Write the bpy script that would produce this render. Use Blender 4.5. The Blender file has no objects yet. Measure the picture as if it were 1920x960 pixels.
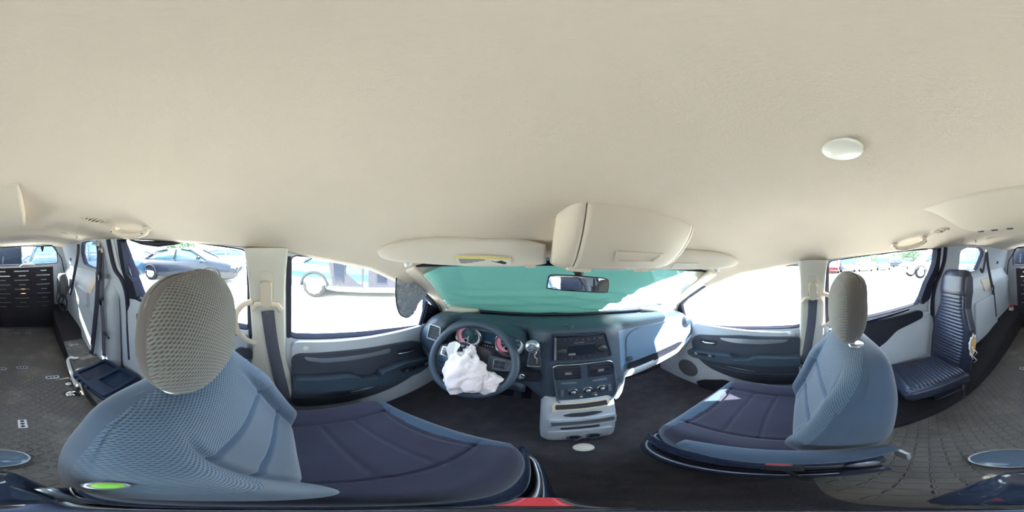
import bpy, bmesh, math, random
from mathutils import Vector, Matrix, noise
from mathutils.geometry import delaunay_2d_cdt
PI = math.pi
random.seed(7)
SC = bpy.context.scene
COL = SC.collection

# ---------------------------------------------------------------- camera, light, exposure
# the van's own frame: x across (passenger side +), y forward, z up, 0 = front floor
ROLL = math.radians(2.0)                       # the van leans a little
YAW = math.radians(10.875)
CAM = Vector((-.14, 0, 1.07))
LEVEL = Matrix.Rotation(-ROLL, 3, 'Y')         # true level as seen from the van
RC = LEVEL @ Matrix.Rotation(YAW, 3, 'Z')
cd = bpy.data.cameras.new('camera'); cam = bpy.data.objects.new('camera', cd); COL.objects.link(cam)
cam.matrix_world = Matrix.Translation(CAM) @ (RC @ Matrix.Rotation(PI/2, 3, 'X')).to_4x4()
cd.type = 'PANO'
cd.clip_start = .005
try:
    cd.cycles.panorama_type = 'EQUIRECTANGULAR'
except Exception:
    cd.panorama_type = 'EQUIRECTANGULAR'
SC.camera = cam
SC.view_settings.view_transform = 'Standard'
SC.view_settings.look = 'None'
SC.view_settings.gamma = 1
SC.view_settings.exposure = 0.93
SC.view_settings.use_curve_mapping = False
SC.cycles.max_bounces = 10
SC.cycles.diffuse_bounces = 6
SC.cycles.transparent_max_bounces = 16
SC.cycles.use_denoising = True

SKY = 5.2
SUN = 24.0
w = bpy.data.worlds.new('sky'); SC.world = w; w.use_nodes = True
nt = w.node_tree; nt.nodes.clear()
wo = nt.nodes.new('ShaderNodeOutputWorld'); bgn = nt.nodes.new('ShaderNodeBackground')
tc = nt.nodes.new('ShaderNodeTexCoord'); sx = nt.nodes.new('ShaderNodeSeparateXYZ'); cr = nt.nodes.new('ShaderNodeValToRGB')
nt.links.new(tc.outputs['Generated'], sx.inputs[0]); nt.links.new(sx.outputs['Z'], cr.inputs[0])
cr.color_ramp.elements[0].position = 0.0; cr.color_ramp.elements[0].color = (.93, .96, 1, 1)
cr.color_ramp.elements[1].position = .6; cr.color_ramp.elements[1].color = (.62, .77, 1, 1)
nt.links.new(cr.outputs[0], bgn.inputs[0]); bgn.inputs[1].default_value = SKY
nt.links.new(bgn.outputs[0], wo.inputs[0])
sd = bpy.data.lights.new('sun', 'SUN'); sun = bpy.data.objects.new('sun', sd); COL.objects.link(sun)
SUN_AZ, SUN_EL = math.radians(152), math.radians(31)
sdir = Vector((math.sin(SUN_AZ)*math.cos(SUN_EL), math.cos(SUN_AZ)*math.cos(SUN_EL), math.sin(SUN_EL)))
sun.rotation_mode = 'QUATERNION'; sun.rotation_quaternion = sdir.to_track_quat('Z', 'Y'); sun.location = sdir*30
sd.energy = SUN; sd.color = (1, .95, .86); sd.angle = .009

# ---------------------------------------------------------------- helpers
def ray(px, py):
    a = math.radians((px-960)*.1875); e = math.radians((480-py)*.1875)
    return RC @ Vector((math.sin(a)*math.cos(e), math.cos(a)*math.cos(e), math.sin(e)))
def X(z): return .79 - .2*max(0., z-.66)        # half width of the cabin at height z
def W(px, py):
    """pixel -> (y, z) on the cabin side wall"""
    d = ray(px, py); s = 1 if d.x > 0 else -1
    t = (.79 - s*CAM.x)/(s*d.x); p = CAM+d*t
    if p.z > .66:
        t = (.79 - s*CAM.x - .2*(CAM.z-.66))/(s*d.x + .2*d.z); p = CAM+d*t
    return (p.y, p.z)
def WL(pts): return [W(*p) for p in pts]

def lin(c):
    c = c/255
    return c/12.92 if c <= .04045 else ((c+.055)/1.055)**2.4
def rgb(c): return tuple(lin(v) for v in c)+(1,)

MATS = {}
def mat(name, c, rough=.6, metal=0., bump=None, var=None, emit=None, coat=0., spec=.5, trans=0., alpha=1., sheen=0., sub=0.):
    m = bpy.data.materials.new(name); m.use_nodes = True; MATS[name] = m
    n = m.node_tree.nodes; L = m.node_tree.links; b = n['Principled BSDF']
    b.inputs['Base Color'].default_value = rgb(c); b.inputs['Roughness'].default_value = rough; b.inputs['Metallic'].default_value = metal
    b.inputs['Coat Weight'].default_value = coat; b.inputs['Specular IOR Level'].default_value = spec
    b.inputs['Transmission Weight'].default_value = trans; b.inputs['Alpha'].default_value = alpha
    b.inputs['Sheen Weight'].default_value = sheen
    if emit: b.inputs['Emission Color'].default_value = rgb(emit[0]); b.inputs['Emission Strength'].default_value = emit[1]
    if bump or var:
        t = n.new('ShaderNodeTexCoord')
    if bump:
        kind, sc, st, dist = bump
        if kind == 'noise': x = n.new('ShaderNodeTexNoise'); x.inputs['Detail'].default_value = 3
        else: x = n.new('ShaderNodeTexVoronoi')
        x.inputs['Scale'].default_value = sc
        L.new(t.outputs['Object'], x.inputs['Vector'])
        bp = n.new('ShaderNodeBump'); bp.inputs['Strength'].default_value = st; bp.inputs['Distance'].default_value = dist
        L.new(x.outputs[0], bp.inputs['Height']); L.new(bp.outputs[0], b.inputs['Normal'])
    if var:
        sc, c2, lo, hi = var
        x = n.new('ShaderNodeTexNoise'); x.inputs['Scale'].default_value = sc; x.inputs['Detail'].default_value = 5
        L.new(t.outputs['Object'], x.inputs['Vector'])
        r = n.new('ShaderNodeValToRGB'); r.color_ramp.elements[0].position = lo; r.color_ramp.elements[1].position = hi
        r.color_ramp.elements[0].color = rgb(c); r.color_ramp.elements[1].color = rgb(c2)
        L.new(x.outputs[0], r.inputs[0]); L.new(r.outputs[0], b.inputs['Base Color'])
    return m

def mnode(nt, op, *ins):
    x = nt.nodes.new('ShaderNodeMath'); x.operation = op
    for i, v in enumerate(ins):
        if isinstance(v, (int, float)): x.inputs[i].default_value = v
        else: nt.links.new(v, x.inputs[i])
    return x.outputs[0]

def knit(name, c1, c2, pitch, strength=.6, rough=.85):
    """woven upholstery: staggered rows of small oval cells"""
    m = mat(name, c1, rough, sheen=.3); nt = m.node_tree; b = nt.nodes['Principled BSDF']
    t = nt.nodes.new('ShaderNodeTexCoord'); s = nt.nodes.new('ShaderNodeSeparateXYZ'); nt.links.new(t.outputs['Object'], s.inputs[0])
    k = 2*PI/pitch
    zz = mnode(nt, 'MULTIPLY', mnode(nt, 'SUBTRACT', s.outputs['Z'], s.outputs['Y']), 1.15)
    a = mnode(nt, 'COSINE', mnode(nt, 'MULTIPLY', mnode(nt, 'ADD', s.outputs['X'], zz), k*.5))
    bb = mnode(nt, 'COSINE', mnode(nt, 'MULTIPLY', mnode(nt, 'SUBTRACT', s.outputs['X'], zz), k*.5))
    h = mnode(nt, 'MULTIPLY', a, bb)
    h = mnode(nt, 'SUBTRACT', 1.0, mnode(nt, 'ABSOLUTE', h))
    r = nt.nodes.new('ShaderNodeValToRGB'); r.color_ramp.elements[0].position = .2; r.color_ramp.elements[1].position = .9
    r.color_ramp.elements[0].color = rgb(c2); r.color_ramp.elements[1].color = rgb(c1)
    nt.links.new(h, r.inputs[0]); nt.links.new(r.outputs[0], b.inputs['Base Color'])
    bp = nt.nodes.new('ShaderNodeBump'); bp.inputs['Strength'].default_value = strength; bp.inputs['Distance'].default_value = .002
    nt.links.new(h, bp.inputs['Height']); nt.links.new(bp.outputs[0], b.inputs['Normal'])
    return m

def tread(name, c1, c2, p):
    """rubber tread plate: short raised bars turned this way and that"""
    m = mat(name, c1, .55); nt = m.node_tree; b = nt.nodes['Principled BSDF']
    t = nt.nodes.new('ShaderNodeTexCoord'); s = nt.nodes.new('ShaderNodeSeparateXYZ'); nt.links.new(t.outputs['Object'], s.inputs[0])
    u = mnode(nt, 'DIVIDE', s.outputs['X'], p); v = mnode(nt, 'DIVIDE', s.outputs['Y'], p)
    iu = mnode(nt, 'FLOOR', u); iv = mnode(nt, 'FLOOR', v)
    par = mnode(nt, 'FLOORED_MODULO', mnode(nt, 'ADD', iu, iv), 2.0)
    fu = mnode(nt, 'SUBTRACT', mnode(nt, 'SUBTRACT', u, iu), .5); fv = mnode(nt, 'SUBTRACT', mnode(nt, 'SUBTRACT', v, iv), .5)
    sg = mnode(nt, 'SUBTRACT', mnode(nt, 'MULTIPLY', par, 2.0), 1.0)
    fs = mnode(nt, 'MULTIPLY', fv, sg)
    a = mnode(nt, 'ABSOLUTE', mnode(nt, 'ADD', fu, fs)); bb = mnode(nt, 'ABSOLUTE', mnode(nt, 'SUBTRACT', fu, fs))
    e = mnode(nt, 'ADD', mnode(nt, 'POWER', mnode(nt, 'DIVIDE', a, .17), 2.0), mnode(nt, 'POWER', mnode(nt, 'DIVIDE', bb, .8), 2.0))
    h = mnode(nt, 'SUBTRACT', 1.0, mnode(nt, 'MINIMUM', e, 1.0))
    bp = nt.nodes.new('ShaderNodeBump'); bp.inputs['Strength'].default_value = 1; bp.inputs['Distance'].default_value = .008
    nt.links.new(h, bp.inputs['Height']); nt.links.new(bp.outputs[0], b.inputs['Normal'])
    nz = nt.nodes.new('ShaderNodeTexNoise'); nz.inputs['Scale'].default_value = 5; nt.links.new(t.outputs['Object'], nz.inputs['Vector'])
    r = nt.nodes.new('ShaderNodeValToRGB'); r.color_ramp.elements[0].position = .4; r.color_ramp.elements[1].position = .75
    r.color_ramp.elements[0].color = rgb(c1); r.color_ramp.elements[1].color = rgb(c2)
    nt.links.new(mnode(nt, 'ADD', nz.outputs[0], mnode(nt, 'MULTIPLY', mnode(nt, 'SUBTRACT', h, .3), .45)), r.inputs[0]); nt.links.new(r.outputs[0], b.inputs['Base Color'])
    return m

def glassmat(name, tint, refl=1.0):
    m = bpy.data.materials.new(name); m.use_nodes = True; MATS[name] = m
    nt = m.node_tree; nt.nodes.clear()
    o = nt.nodes.new('ShaderNodeOutputMaterial'); mx = nt.nodes.new('ShaderNodeMixShader')
    tr = nt.nodes.new('ShaderNodeBsdfTransparent'); gl = nt.nodes.new('ShaderNodeBsdfGlossy'); fr = nt.nodes.new('ShaderNodeLayerWeight')
    tr.inputs[0].default_value = tint+(1,); gl.inputs[1] .default_value = .02; fr.inputs[0].default_value = .5
    f = mnode(nt, 'MULTIPLY', mnode(nt, 'ADD', mnode(nt, 'MULTIPLY', mnode(nt, 'POWER', fr.outputs['Facing'], 5.0), .6), .02), refl)
    nt.links.new(f, mx.inputs[0]); nt.links.new(tr.outputs[0], mx.inputs[1]); nt.links.new(gl.outputs[0], mx.inputs[2]); nt.links.new(mx.outputs[0], o.inputs[0])
    return m

def tag(o, label=None, cat=None, group=None, kind=None):
    if label: o['label'] = label
    if cat: o['category'] = cat
    if group: o['group'] = group
    if kind: o['kind'] = kind
    return o
def empty(name, loc=(0, 0, 0), M=None):
    o = bpy.data.objects.new(name, None); COL.objects.link(o); o.empty_display_size = .05
    o.matrix_world = M if M is not None else Matrix.Translation(Vector(loc))
    return o
def link(name, me, m, parent=None, bevel=0, sub=0, smooth=True, segs=3):
    """link a mesh given in van coordinates, keeping it in place under its parent"""
    o = bpy.data.objects.new(name, me); COL.objects.link(o)
    for mm in (m if isinstance(m, (list, tuple)) else [m]): me.materials.append(MATS[mm] if isinstance(mm, str) else mm)
    if smooth:
        for p in me.polygons: p.use_smooth = True
    if parent is not None:
        o.parent = parent; o.matrix_parent_inverse = pmw(parent).inverted()
    if bevel:
        b = o.modifiers.new('b', 'BEVEL'); b.width = bevel; b.segments = segs; b.limit_method = 'ANGLE'; b.angle_limit = math.radians(40); b.harden_normals = True
    if sub:
        s = o.modifiers.new('s', 'SUBSURF'); s.levels = sub; s.render_levels = sub
    return o
def pmw(o):
    """world matrix of a parent: things carry their own, parts sit at identity in the van's frame"""
    return o.matrix_basis.copy() if o.parent is None else Matrix.Identity(4)

class MB:
    def __init__(s, T=None): s.v = []; s.f = []; s.mi = []; s.T = T
    def add(s, vs, fs, mi=0):
        k = len(s.v)
        s.v += [tuple(s.T @ Vector(v)) if s.T is not None else tuple(v) for v in vs]
        s.f += [tuple(i+k for i in f) for f in fs]; s.mi += [mi]*len(fs)
        return s
    def box(s, c, d, R=None, mi=0, taper=1.):
        hx, hy, hz = d[0]/2, d[1]/2, d[2]/2
        vs = []
        for z in (-1, 1):
            q = taper if z > 0 else 1
            for x, y in ((-1, -1), (1, -1), (1, 1), (-1, 1)): vs.append(Vector((x*hx*q, y*hy*q, z*hz)))
        if R is not None: vs = [R @ v for v in vs]
        c = Vector(c)
        return s.add([v+c for v in vs], [(3, 2, 1, 0), (4, 5, 6, 7), (0, 1, 5, 4), (1, 2, 6, 5), (2, 3, 7, 6), (3, 0, 4, 7)], mi)
    def tube(s, pts, r, n=12, closed=False, mi=0, flat=1., up=None):
        pts = [Vector(p) for p in pts]; m = len(pts); vs = []; prev = None
        for i, p in enumerate(pts):
            a = pts[i-1] if (i > 0 or closed) else p; b = pts[(i+1) % m] if (i < m-1 or closed) else p
            t = (b-a).normalized()
            if up is not None: nrm = (Vector(up)-t*t.dot(Vector(up))).normalized()
            elif prev is None:
                nrm = t.orthogonal().normalized()
            else: nrm = (prev-t*t.dot(prev)).normalized()
            prev = nrm; bi = t.cross(nrm)
            rr = r[i] if isinstance(r, (list, tuple)) else r
            for k in range(n):
                q = 2*PI*k/n; vs.append(p+nrm*math.cos(q)*rr+bi*math.sin(q)*rr*flat)
        fs = []
        for i in range(m if closed else m-1):
            for k in range(n):
                a0 = i*n+k; a1 = i*n+(k+1) % n; j = (i+1) % m
                fs.append((a0, a1, j*n+(k+1) % n, j*n+k))
        if not closed: fs += [tuple(range(n-1, -1, -1)), tuple((m-1)*n+k for k in range(n))]
        return s.add(vs, fs, mi)
    def lathe(s, prof, n=32, M=None, mi=0, caps=True):
        """prof: (radius, height) pairs, about local z, placed by matrix M"""
        vs = []; M = M if M is not None else Matrix.Identity(4)
        for r, h in prof:
            for k in range(n): vs.append(M @ Vector((r*math.cos(2*PI*k/n), r*math.sin(2*PI*k/n), h)))
        fs = [(i*n+k, i*n+(k+1) % n, (i+1)*n+(k+1) % n, (i+1)*n+k) for i in range(len(prof)-1) for k in range(n)]
        if caps: fs += [tuple(range(n-1, -1, -1)), tuple((len(prof)-1)*n+k for k in range(n))]
        return s.add(vs, fs, mi)
    def rings(s, rings, caps=True, closed=True, mi=0):
        n = len(rings[0]); vs = [v for r in rings for v in r]; fs = []
        for i in range(len(rings)-1):
            for k in range(n if closed else n-1):
                fs.append((i*n+k, i*n+(k+1) % n, (i+1)*n+(k+1) % n, (i+1)*n+k))
        if caps: fs += [tuple(range(n-1, -1, -1)), tuple((len(rings)-1)*n+k for k in range(n))]
        return s.add(vs, fs, mi)
    def mesh(s, name='m', fix=True):
        me = bpy.data.meshes.new(name); me.from_pydata([tuple(v) for v in s.v], [], s.f)
        for p, i in zip(me.polygons, s.mi): p.material_index = i
        if fix:
            bm = bmesh.new(); bm.from_mesh(me); bmesh.ops.recalc_face_normals(bm, faces=bm.faces); bm.to_mesh(me); bm.free()
        return me
    def build(s, name, m, parent=None, **k): return link(name, s.mesh(name), m, parent, **k)

def inside(p, poly):
    c = False; x, y = p; n = len(poly)
    for i in range(n):
        x1, y1 = poly[i]; x2, y2 = poly[(i+1) % n]
        if (y1 > y) != (y2 > y) and x < (x2-x1)*(y-y1)/(y2-y1)+x1: c = not c
    return c
def rp(pts, r=.02, n=5):
    """round the corners of a polygon"""
    out = []; m = len(pts); P = [Vector(p) for p in pts]
    for i in range(m):
        a, b, c = P[i-1], P[i], P[(i+1) % m]; u = a-b; v = c-b
        k = min(r, u.length*.45, v.length*.45)
        p0 = b+u.normalized()*k; p1 = b+v.normalized()*k
        for j in range(n+1):
            t = j/n; out.append(tuple(p0*(1-t)**2+b*2*t*(1-t)+p1*t*t))
    return out
def cat(pts, n=8, closed=True):
    """smooth curve through points"""
    m = len(pts); P = [Vector(p) for p in pts]; out = []
    for i in range(m if closed else m-1):
        p0 = P[i-1] if closed or i > 0 else P[0]; p1 = P[i]; p2 = P[(i+1) % m]; p3 = P[(i+2) % m] if closed or i+2 < m else P[-1]
        for j in range(n):
            t = j/n
            out.append(tuple(.5*((2*p1)+(p2-p0)*t+(2*p0-5*p1+4*p2-p3)*t*t+(3*p1-p0-3*p2+p3)*t**3)))
    if not closed: out.append(tuple(P[-1]))
    return out
def offset(poly, d):
    """grow a polygon outward by d"""
    m = len(poly); out = []
    A = sum(poly[i][0]*poly[(i+1) % m][1]-poly[(i+1) % m][0]*poly[i][1] for i in range(m))
    s = 1 if A > 0 else -1
    for i in range(m):
        a = Vector(poly[i-1]); b = Vector(poly[i]); c = Vector(poly[(i+1) % m])
        u = (b-a); v = (c-b)
        if u.length < 1e-7: u = v
        if v.length < 1e-7: v = u
        n1 = Vector((u.y, -u.x)).normalized(); n2 = Vector((v.y, -v.x)).normalized(); nn = (n1+n2)
        nn = nn.normalized() if nn.length > 1e-6 else n1
        out.append(tuple(b+nn*d*s))
    return out
def sheetmesh(outer, holes, fn, o0, o1, grid=.04):
    """a panel of real thickness: outline and holes in (a, b), fn(a, b, off) -> point, from off o0 to o1"""
    def clean(poly):
        q = []
        for p in poly:
            if not q or (Vector(p)-Vector(q[-1])).length > 5e-4: q.append(tuple(p))
        if (Vector(q[0])-Vector(q[-1])).length < 5e-4: q.pop()
        return q
    loops = [clean(outer)]+[clean(h) for h in holes]
    vs = []; es = []
    for L in loops:
        k = len(vs); vs += [Vector(p) for p in L]; es += [(k+i, k+(i+1) % len(L)) for i in range(len(L))]
    xs = [p[0] for p in loops[0]]; ys = [p[1] for p in loops[0]]
    if grid:
        i0, i1 = math.ceil(min(xs)/grid), math.floor(max(xs)/grid); j0, j1 = math.ceil(min(ys)/grid), math.floor(max(ys)/grid)
        for i in range(i0, i1+1):
            for j in range(j0, j1+1):
                p = (i*grid+1e-5*j, j*grid)
                if inside(p, loops[0]) and not any(inside(p, h) for h in loops[1:]): vs.append(Vector(p))
    V, E_, F, _, _, _ = delaunay_2d_cdt(vs, es, [], 0, 1e-6)
    keep = []
    for f in F:
        c = sum((V[i] for i in f), Vector((0, 0)))/len(f)
        if inside(c, loops[0]) and not any(inside(c, h) for h in loops[1:]): keep.append(tuple(f))
    mb = MB(); n = len(V)
    top = [fn(v.x, v.y, o1) for v in V]; bot = [fn(v.x, v.y, o0) for v in V]
    cnt = {}
    for f in keep:
        for i in range(len(f)):
            e = (f[i], f[(i+1) % len(f)]); cnt[e] = 1
    side = [(a, b, b+n, a+n) for (a, b) in cnt if (b, a) not in cnt]
    mb.add(top+bot, keep+[tuple(i+n for i in reversed(f)) for f in keep]+[tuple(reversed(s)) for s in side])
    return mb.mesh()
def sheet(name, outer, holes, fn, o0, o1, m, parent=None, grid=.04, bevel=0, smooth=False, **k):
    me = sheetmesh(outer, holes, fn, o0, o1, grid)
    return link(name, me, m, parent, bevel=bevel, smooth=smooth or bool(bevel), **k)
def wallfn(s):
    def f(y, z, off):
        return (s*(X(z)-off), y, z)
    return f
WF = {-1: wallfn(-1), 1: wallfn(1)}
def text(name, body, size, M, m, parent=None, ext=.0004, align='CENTER'):
    c = bpy.data.curves.new(name, 'FONT'); c.body = body; c.size = size; c.extrude = ext; c.align_x = align; c.align_y = 'CENTER'
    o = bpy.data.objects.new(name, c); me = bpy.data.meshes.new_from_object(o); bpy.data.objects.remove(o); bpy.data.curves.remove(c)
    me.materials.clear(); me.transform(M); return link(name, me, m, parent, smooth=False)
def frame(o, xd, yd):
    """matrix with origin o, x along xd, y near yd"""
    x = Vector(xd).normalized(); z = x.cross(Vector(yd)).normalized(); y = z.cross(x)
    M = Matrix((x, y, z)).transposed().to_4x4(); M.translation = Vector(o); return M
def sst(a, b, x):
    t = max(0, min(1, (x-a)/(b-a))); return t*t*(3-2*t)
def lerp_tab(tab, x):
    if x <= tab[0][0]: return tab[0][1:]
    for a, b in zip(tab, tab[1:]):
        if x <= b[0]:
            t = (x-a[0])/(b[0]-a[0]); return tuple(p+(q-p)*t for p, q in zip(a[1:], b[1:]))
    return tab[-1][1:]
def gauss(x, c, s): return math.exp(-((x-c)/s)**2)

# ---------------------------------------------------------------- materials
mat('headliner', (220, 205, 188), .95, bump=('vor', 420, .35, .001), var=(3, (212, 197, 180), .3, .8))
mat('beige_plastic', (216, 203, 186), .6, bump=('noise', 300, .1, .001))
mat('pillar_trim', (206, 202, 193), .6, bump=('noise', 300, .1, .001))
mat('visor_cloth', (222, 212, 198), .9, bump=('noise', 200, .15, .001))
mat('grey_trim', (196, 202, 212), .55, bump=('noise', 250, .12, .001), var=(2, (186, 193, 204), .35, .75))
mat('dash_dark', (62, 76, 92), .5, bump=('noise', 350, .25, .001))
mat('door_dark', (66, 70, 84), .5, bump=('noise', 350, .2, .001))
mat('black_plastic', (38, 40, 50), .4, bump=('noise', 300, .1, .001))
mat('gloss_blue', (46, 54, 76), .15, coat=.5)
mat('dish_blue', (74, 100, 124), .2, coat=.6)
mat('rubber', (36, 36, 50), .9, spec=.1)
mat('pad_dark', (40, 42, 54), .9, spec=.1)
mat('fabric', (62, 84, 110), .9, bump=('noise', 500, .3, .001), sheen=.4, var=(6, (58, 74, 100), .3, .8))
mat('fabric_seat', (46, 43, 66), .9, bump=('noise', 500, .3, .001), sheen=.3, var=(5, (54, 56, 78), .35, .75))
mat('fabric_head', (88, 83, 83), .9, bump=('noise', 500, .3, .001), sheen=.3)
knit('knit', (88, 114, 140), (54, 72, 96), .012, .8)
knit('knit_head', (122, 122, 120), (72, 71, 72), .0095, .8)
mat('belt_web', (84, 84, 98), .7, bump=('noise', 400, .3, .001))
mat('belt_dark', (48, 48, 66), .7, bump=('noise', 400, .3, .001))
mat('carpet', (70, 66, 74), .98, bump=('noise', 260, 1, .004), var=(14, (88, 84, 90), .4, .8))
mat('sunlit_ledge_carpet', (112, 110, 108), .98, bump=('noise', 220, 1, .004), var=(20, (84, 84, 86), .35, .75))  # blackish carpet, bright sunlight put into its paler colour
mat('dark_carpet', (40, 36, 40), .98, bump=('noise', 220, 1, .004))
tread('tread', (102, 97, 94), (146, 139, 133), .028)
mat('chrome', (215, 218, 224), .12, 1.)
mat('silver', (190, 196, 206), .3, .8)
mat('white_plastic', (226, 226, 228), .4)
mat('teal_cloth', (152, 186, 178), .8, bump=('noise', 9, .5, .02))
mat('ramp_metal', (46, 44, 52), .6, .2, var=(3, (60, 54, 62), .4, .7))
mat('leather', (40, 44, 60), .32, bump=('noise', 90, .25, .002), var=(4, (58, 66, 92), .4, .75))
mat('foam', (196, 158, 96), .95, bump=('noise', 60, .6, .004))
mat('torn_white', (225, 226, 228), .9)
mat('airbag', (232, 222, 228), .9, bump=('noise', 30, .3, .004), sheen=.3)
mat('red_plastic', (214, 60, 70), .4)
mat('orange_glow', (255, 190, 110), .5, emit=((255, 190, 110), 2.5))
mat('lamp_clear', (240, 235, 225), .3)
mat('gauge_face', (60, 96, 112), .5)
mat('gauge_pink', (240, 190, 205), .5, emit=((226, 120, 150), .15))
mat('gauge_white', (235, 238, 242), .5)
mat('screen', (30, 36, 48), .2)
mat('screen_blue', (48, 80, 104), .3)
mat('mirror', (220, 224, 230), .02, 1.)
mat('yellow_label', (226, 212, 110), .6)
mat('paper', (222, 220, 212), .8)
mat('ink', (60, 60, 66), .8)
mat('navy_plastic', (40, 56, 84), .35, bump=('noise', 60, .15, .002))
mat('green_disc', (150, 230, 90), .4)
mat('tire', (34, 34, 38), .9)
mat('wheel_silver', (214, 216, 222), .35, .6)
mat('car_black', (16, 22, 36), .25, coat=.3)
mat('car_white', (232, 234, 238), .25, coat=.6)
mat('car_blue', (44, 68, 92), .2, coat=.8)
mat('car_grey', (98, 104, 116), .25, coat=.6)
mat('car_red', (150, 40, 48), .25, coat=.6)
mat('car_tan', (190, 178, 158), .3, coat=.5)
mat('car_glass', (60, 84, 100), .08, coat=1)
mat('car_seat', (36, 36, 46), .8)
mat('sand', (232, 222, 206), .98, bump=('noise', 3, .3, .05), var=(.8, (242, 234, 220), .3, .8))
mat('leaf', (92, 112, 84), .9)
mat('bark', (96, 82, 70), .9)
mat('roof_steel', (120, 132, 140), .6)
mat('building', (190, 190, 186), .9)
mat('glove_face', (98, 122, 150), .5, bump=('noise', 350, .2, .001))
mat('dusty_shade', (164, 166, 174), .45, .3, bump=('noise', 34, 1, .02))
mat('net', (96, 98, 104), .8)
glassmat('glass', (.93, .97, .96))
glassmat('windshield_glass', (.86, .95, .92), 1.2)
# the windshield cover lets some daylight through
m = MATS['teal_cloth']; nt_ = m.node_tree; b_ = nt_.nodes['Principled BSDF']; o_ = nt_.nodes['Material Output']
tl = nt_.nodes.new('ShaderNodeBsdfTranslucent'); tl.inputs[0].default_value = (.34, .50, .46, 1)
ms = nt_.nodes.new('ShaderNodeMixShader'); ms.inputs[0].default_value = .35
nt_.links.new(b_.outputs[0], ms.inputs[1]); nt_.links.new(tl.outputs[0], ms.inputs[2]); nt_.links.new(ms.outputs[0], o_.inputs[0])

#SHELL
# ================================================================ shell of the van
S_ = dict(kind='structure')
def zh(y): return lerp_tab([(-2.9, 1.20), (-1.85, 1.215), (-1.45, 1.21), (-.95, 1.165), (-.15, 1.078), (0, 1.06), (.33, .992), (.52, .91), (.62, .86)], y)[0]
def zc(y): return lerp_tab([(-2.85, 1.24), (-2.6, 1.28), (-2, 1.30), (-1, 1.275), (-.5, 1.25), (0, 1.205), (.15, 1.19), (.3, 1.155), (.45, 1.10), (.6, 1.045), (.7, 1.0)], y)[0]
def ceil_z(x, y):
    h = zh(y); u = min(1, abs(x)/X(h)); p = 4 if y > .2 else 3.4
    return h+(zc(y)-h)*(1-u**p)
# headliner
mb = MB(); NU = 64; rows = []
ys = [-2.80+i*(.56+2.80)/72 for i in range(73)]
for y in ys:
    r = []
    for i in range(NU+1):
        u = -1+2*i/NU; x = u*(X(zh(y))+.004)
        yy = y
        if y > .2: yy = y+(.035*(1-(x/.66)**2)-.0)*(y-.2)/.36
        r.append(Vector((x, yy, ceil_z(x, yy if y <= .2 else y))))
    rows.append(r)
mb.rings(rows, caps=False, closed=False)
mb2 = MB(); mb2.v = [(v[0], v[1], v[2]+.045) for v in mb.v]; mb2.f = [tuple(reversed(f)) for f in mb.f]; mb2.mi = mb.mi
n1 = len(rows[0]); nR = len(rows); k = len(mb.v); base = list(mb.f); mb.v += mb2.v; mb.f += [tuple(i+k for i in f) for f in mb2.f]; mb.mi += mb2.mi
bd = [i for i in range(n1)]+[j*n1+n1-1 for j in range(1, nR)]+[(nR-1)*n1+i for i in range(n1-2, -1, -1)]+[j*n1 for j in range(nR-2, 0, -1)]
for i in range(len(bd)):
    a, b = bd[i], bd[(i+1) % len(bd)]; mb.f.append((a, b, b+k, a+k)); mb.mi.append(0)
ceiling = tag(mb.build('ceiling', 'headliner'), **S_)

# side walls with their window openings
LF = rp(WL([(544, 477), (608.5, 483), (669, 489.6), (718, 500), (747, 511), (782, 535.6), (814, 564), (825, 580), (806, 612), (732.5, 624), (644, 634), (543, 635)]), .03)
RF = rp(WL([(1501.5, 496), (1440, 500), (1384.6, 509), (1355, 517), (1312, 541), (1282.5, 561.7), (1271, 573), (1269, 585), (1285, 608), (1309, 612), (1359, 617), (1421, 618), (1502, 614.7)]), .03)
LS = rp(WL([(222.5, 447.5), (345, 452), (440, 464), (458, 467.5), (465, 480), (466, 620), (450, 617), (282.5, 565), (262, 556)]), .03)
RS = rp(WL([(1553, 489), (1650, 475), (1759.6, 465), (1752.7, 511), (1727, 562), (1723, 570), (1626.7, 597), (1553, 617)]), .03)
LQ = rp(WL([(151.7, 455), (162, 452), (173, 451.7), (181.7, 460), (181.7, 505), (168, 501), (156.7, 495), (151.7, 476.7)]), .05)
RQ = rp(WL([(1800, 470), (1815, 463), (1840, 464), (1846, 474), (1832, 507), (1812, 512), (1797, 515)]), .05)
def header_top(): return [(y, zh(y)+.03) for y in [-2.8+i*.1 for i in range(35)]]
for s, name, holes in ((-1, 'wall_left', (LF, LS, LQ)), (1, 'wall_right', (RF, RS, RQ))):
    outer = [(-2.82, -.14)]+[(1.02, -.14), (1.02, .72), (.86, .74)]+[(y, z) for y, z in [(.70, .83), (.62, .89)]]+list(reversed(header_top()))
    tag(sheet(name, outer, holes, WF[s], -.045, 0, 'grey_trim', grid=.08), **S_)

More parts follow.
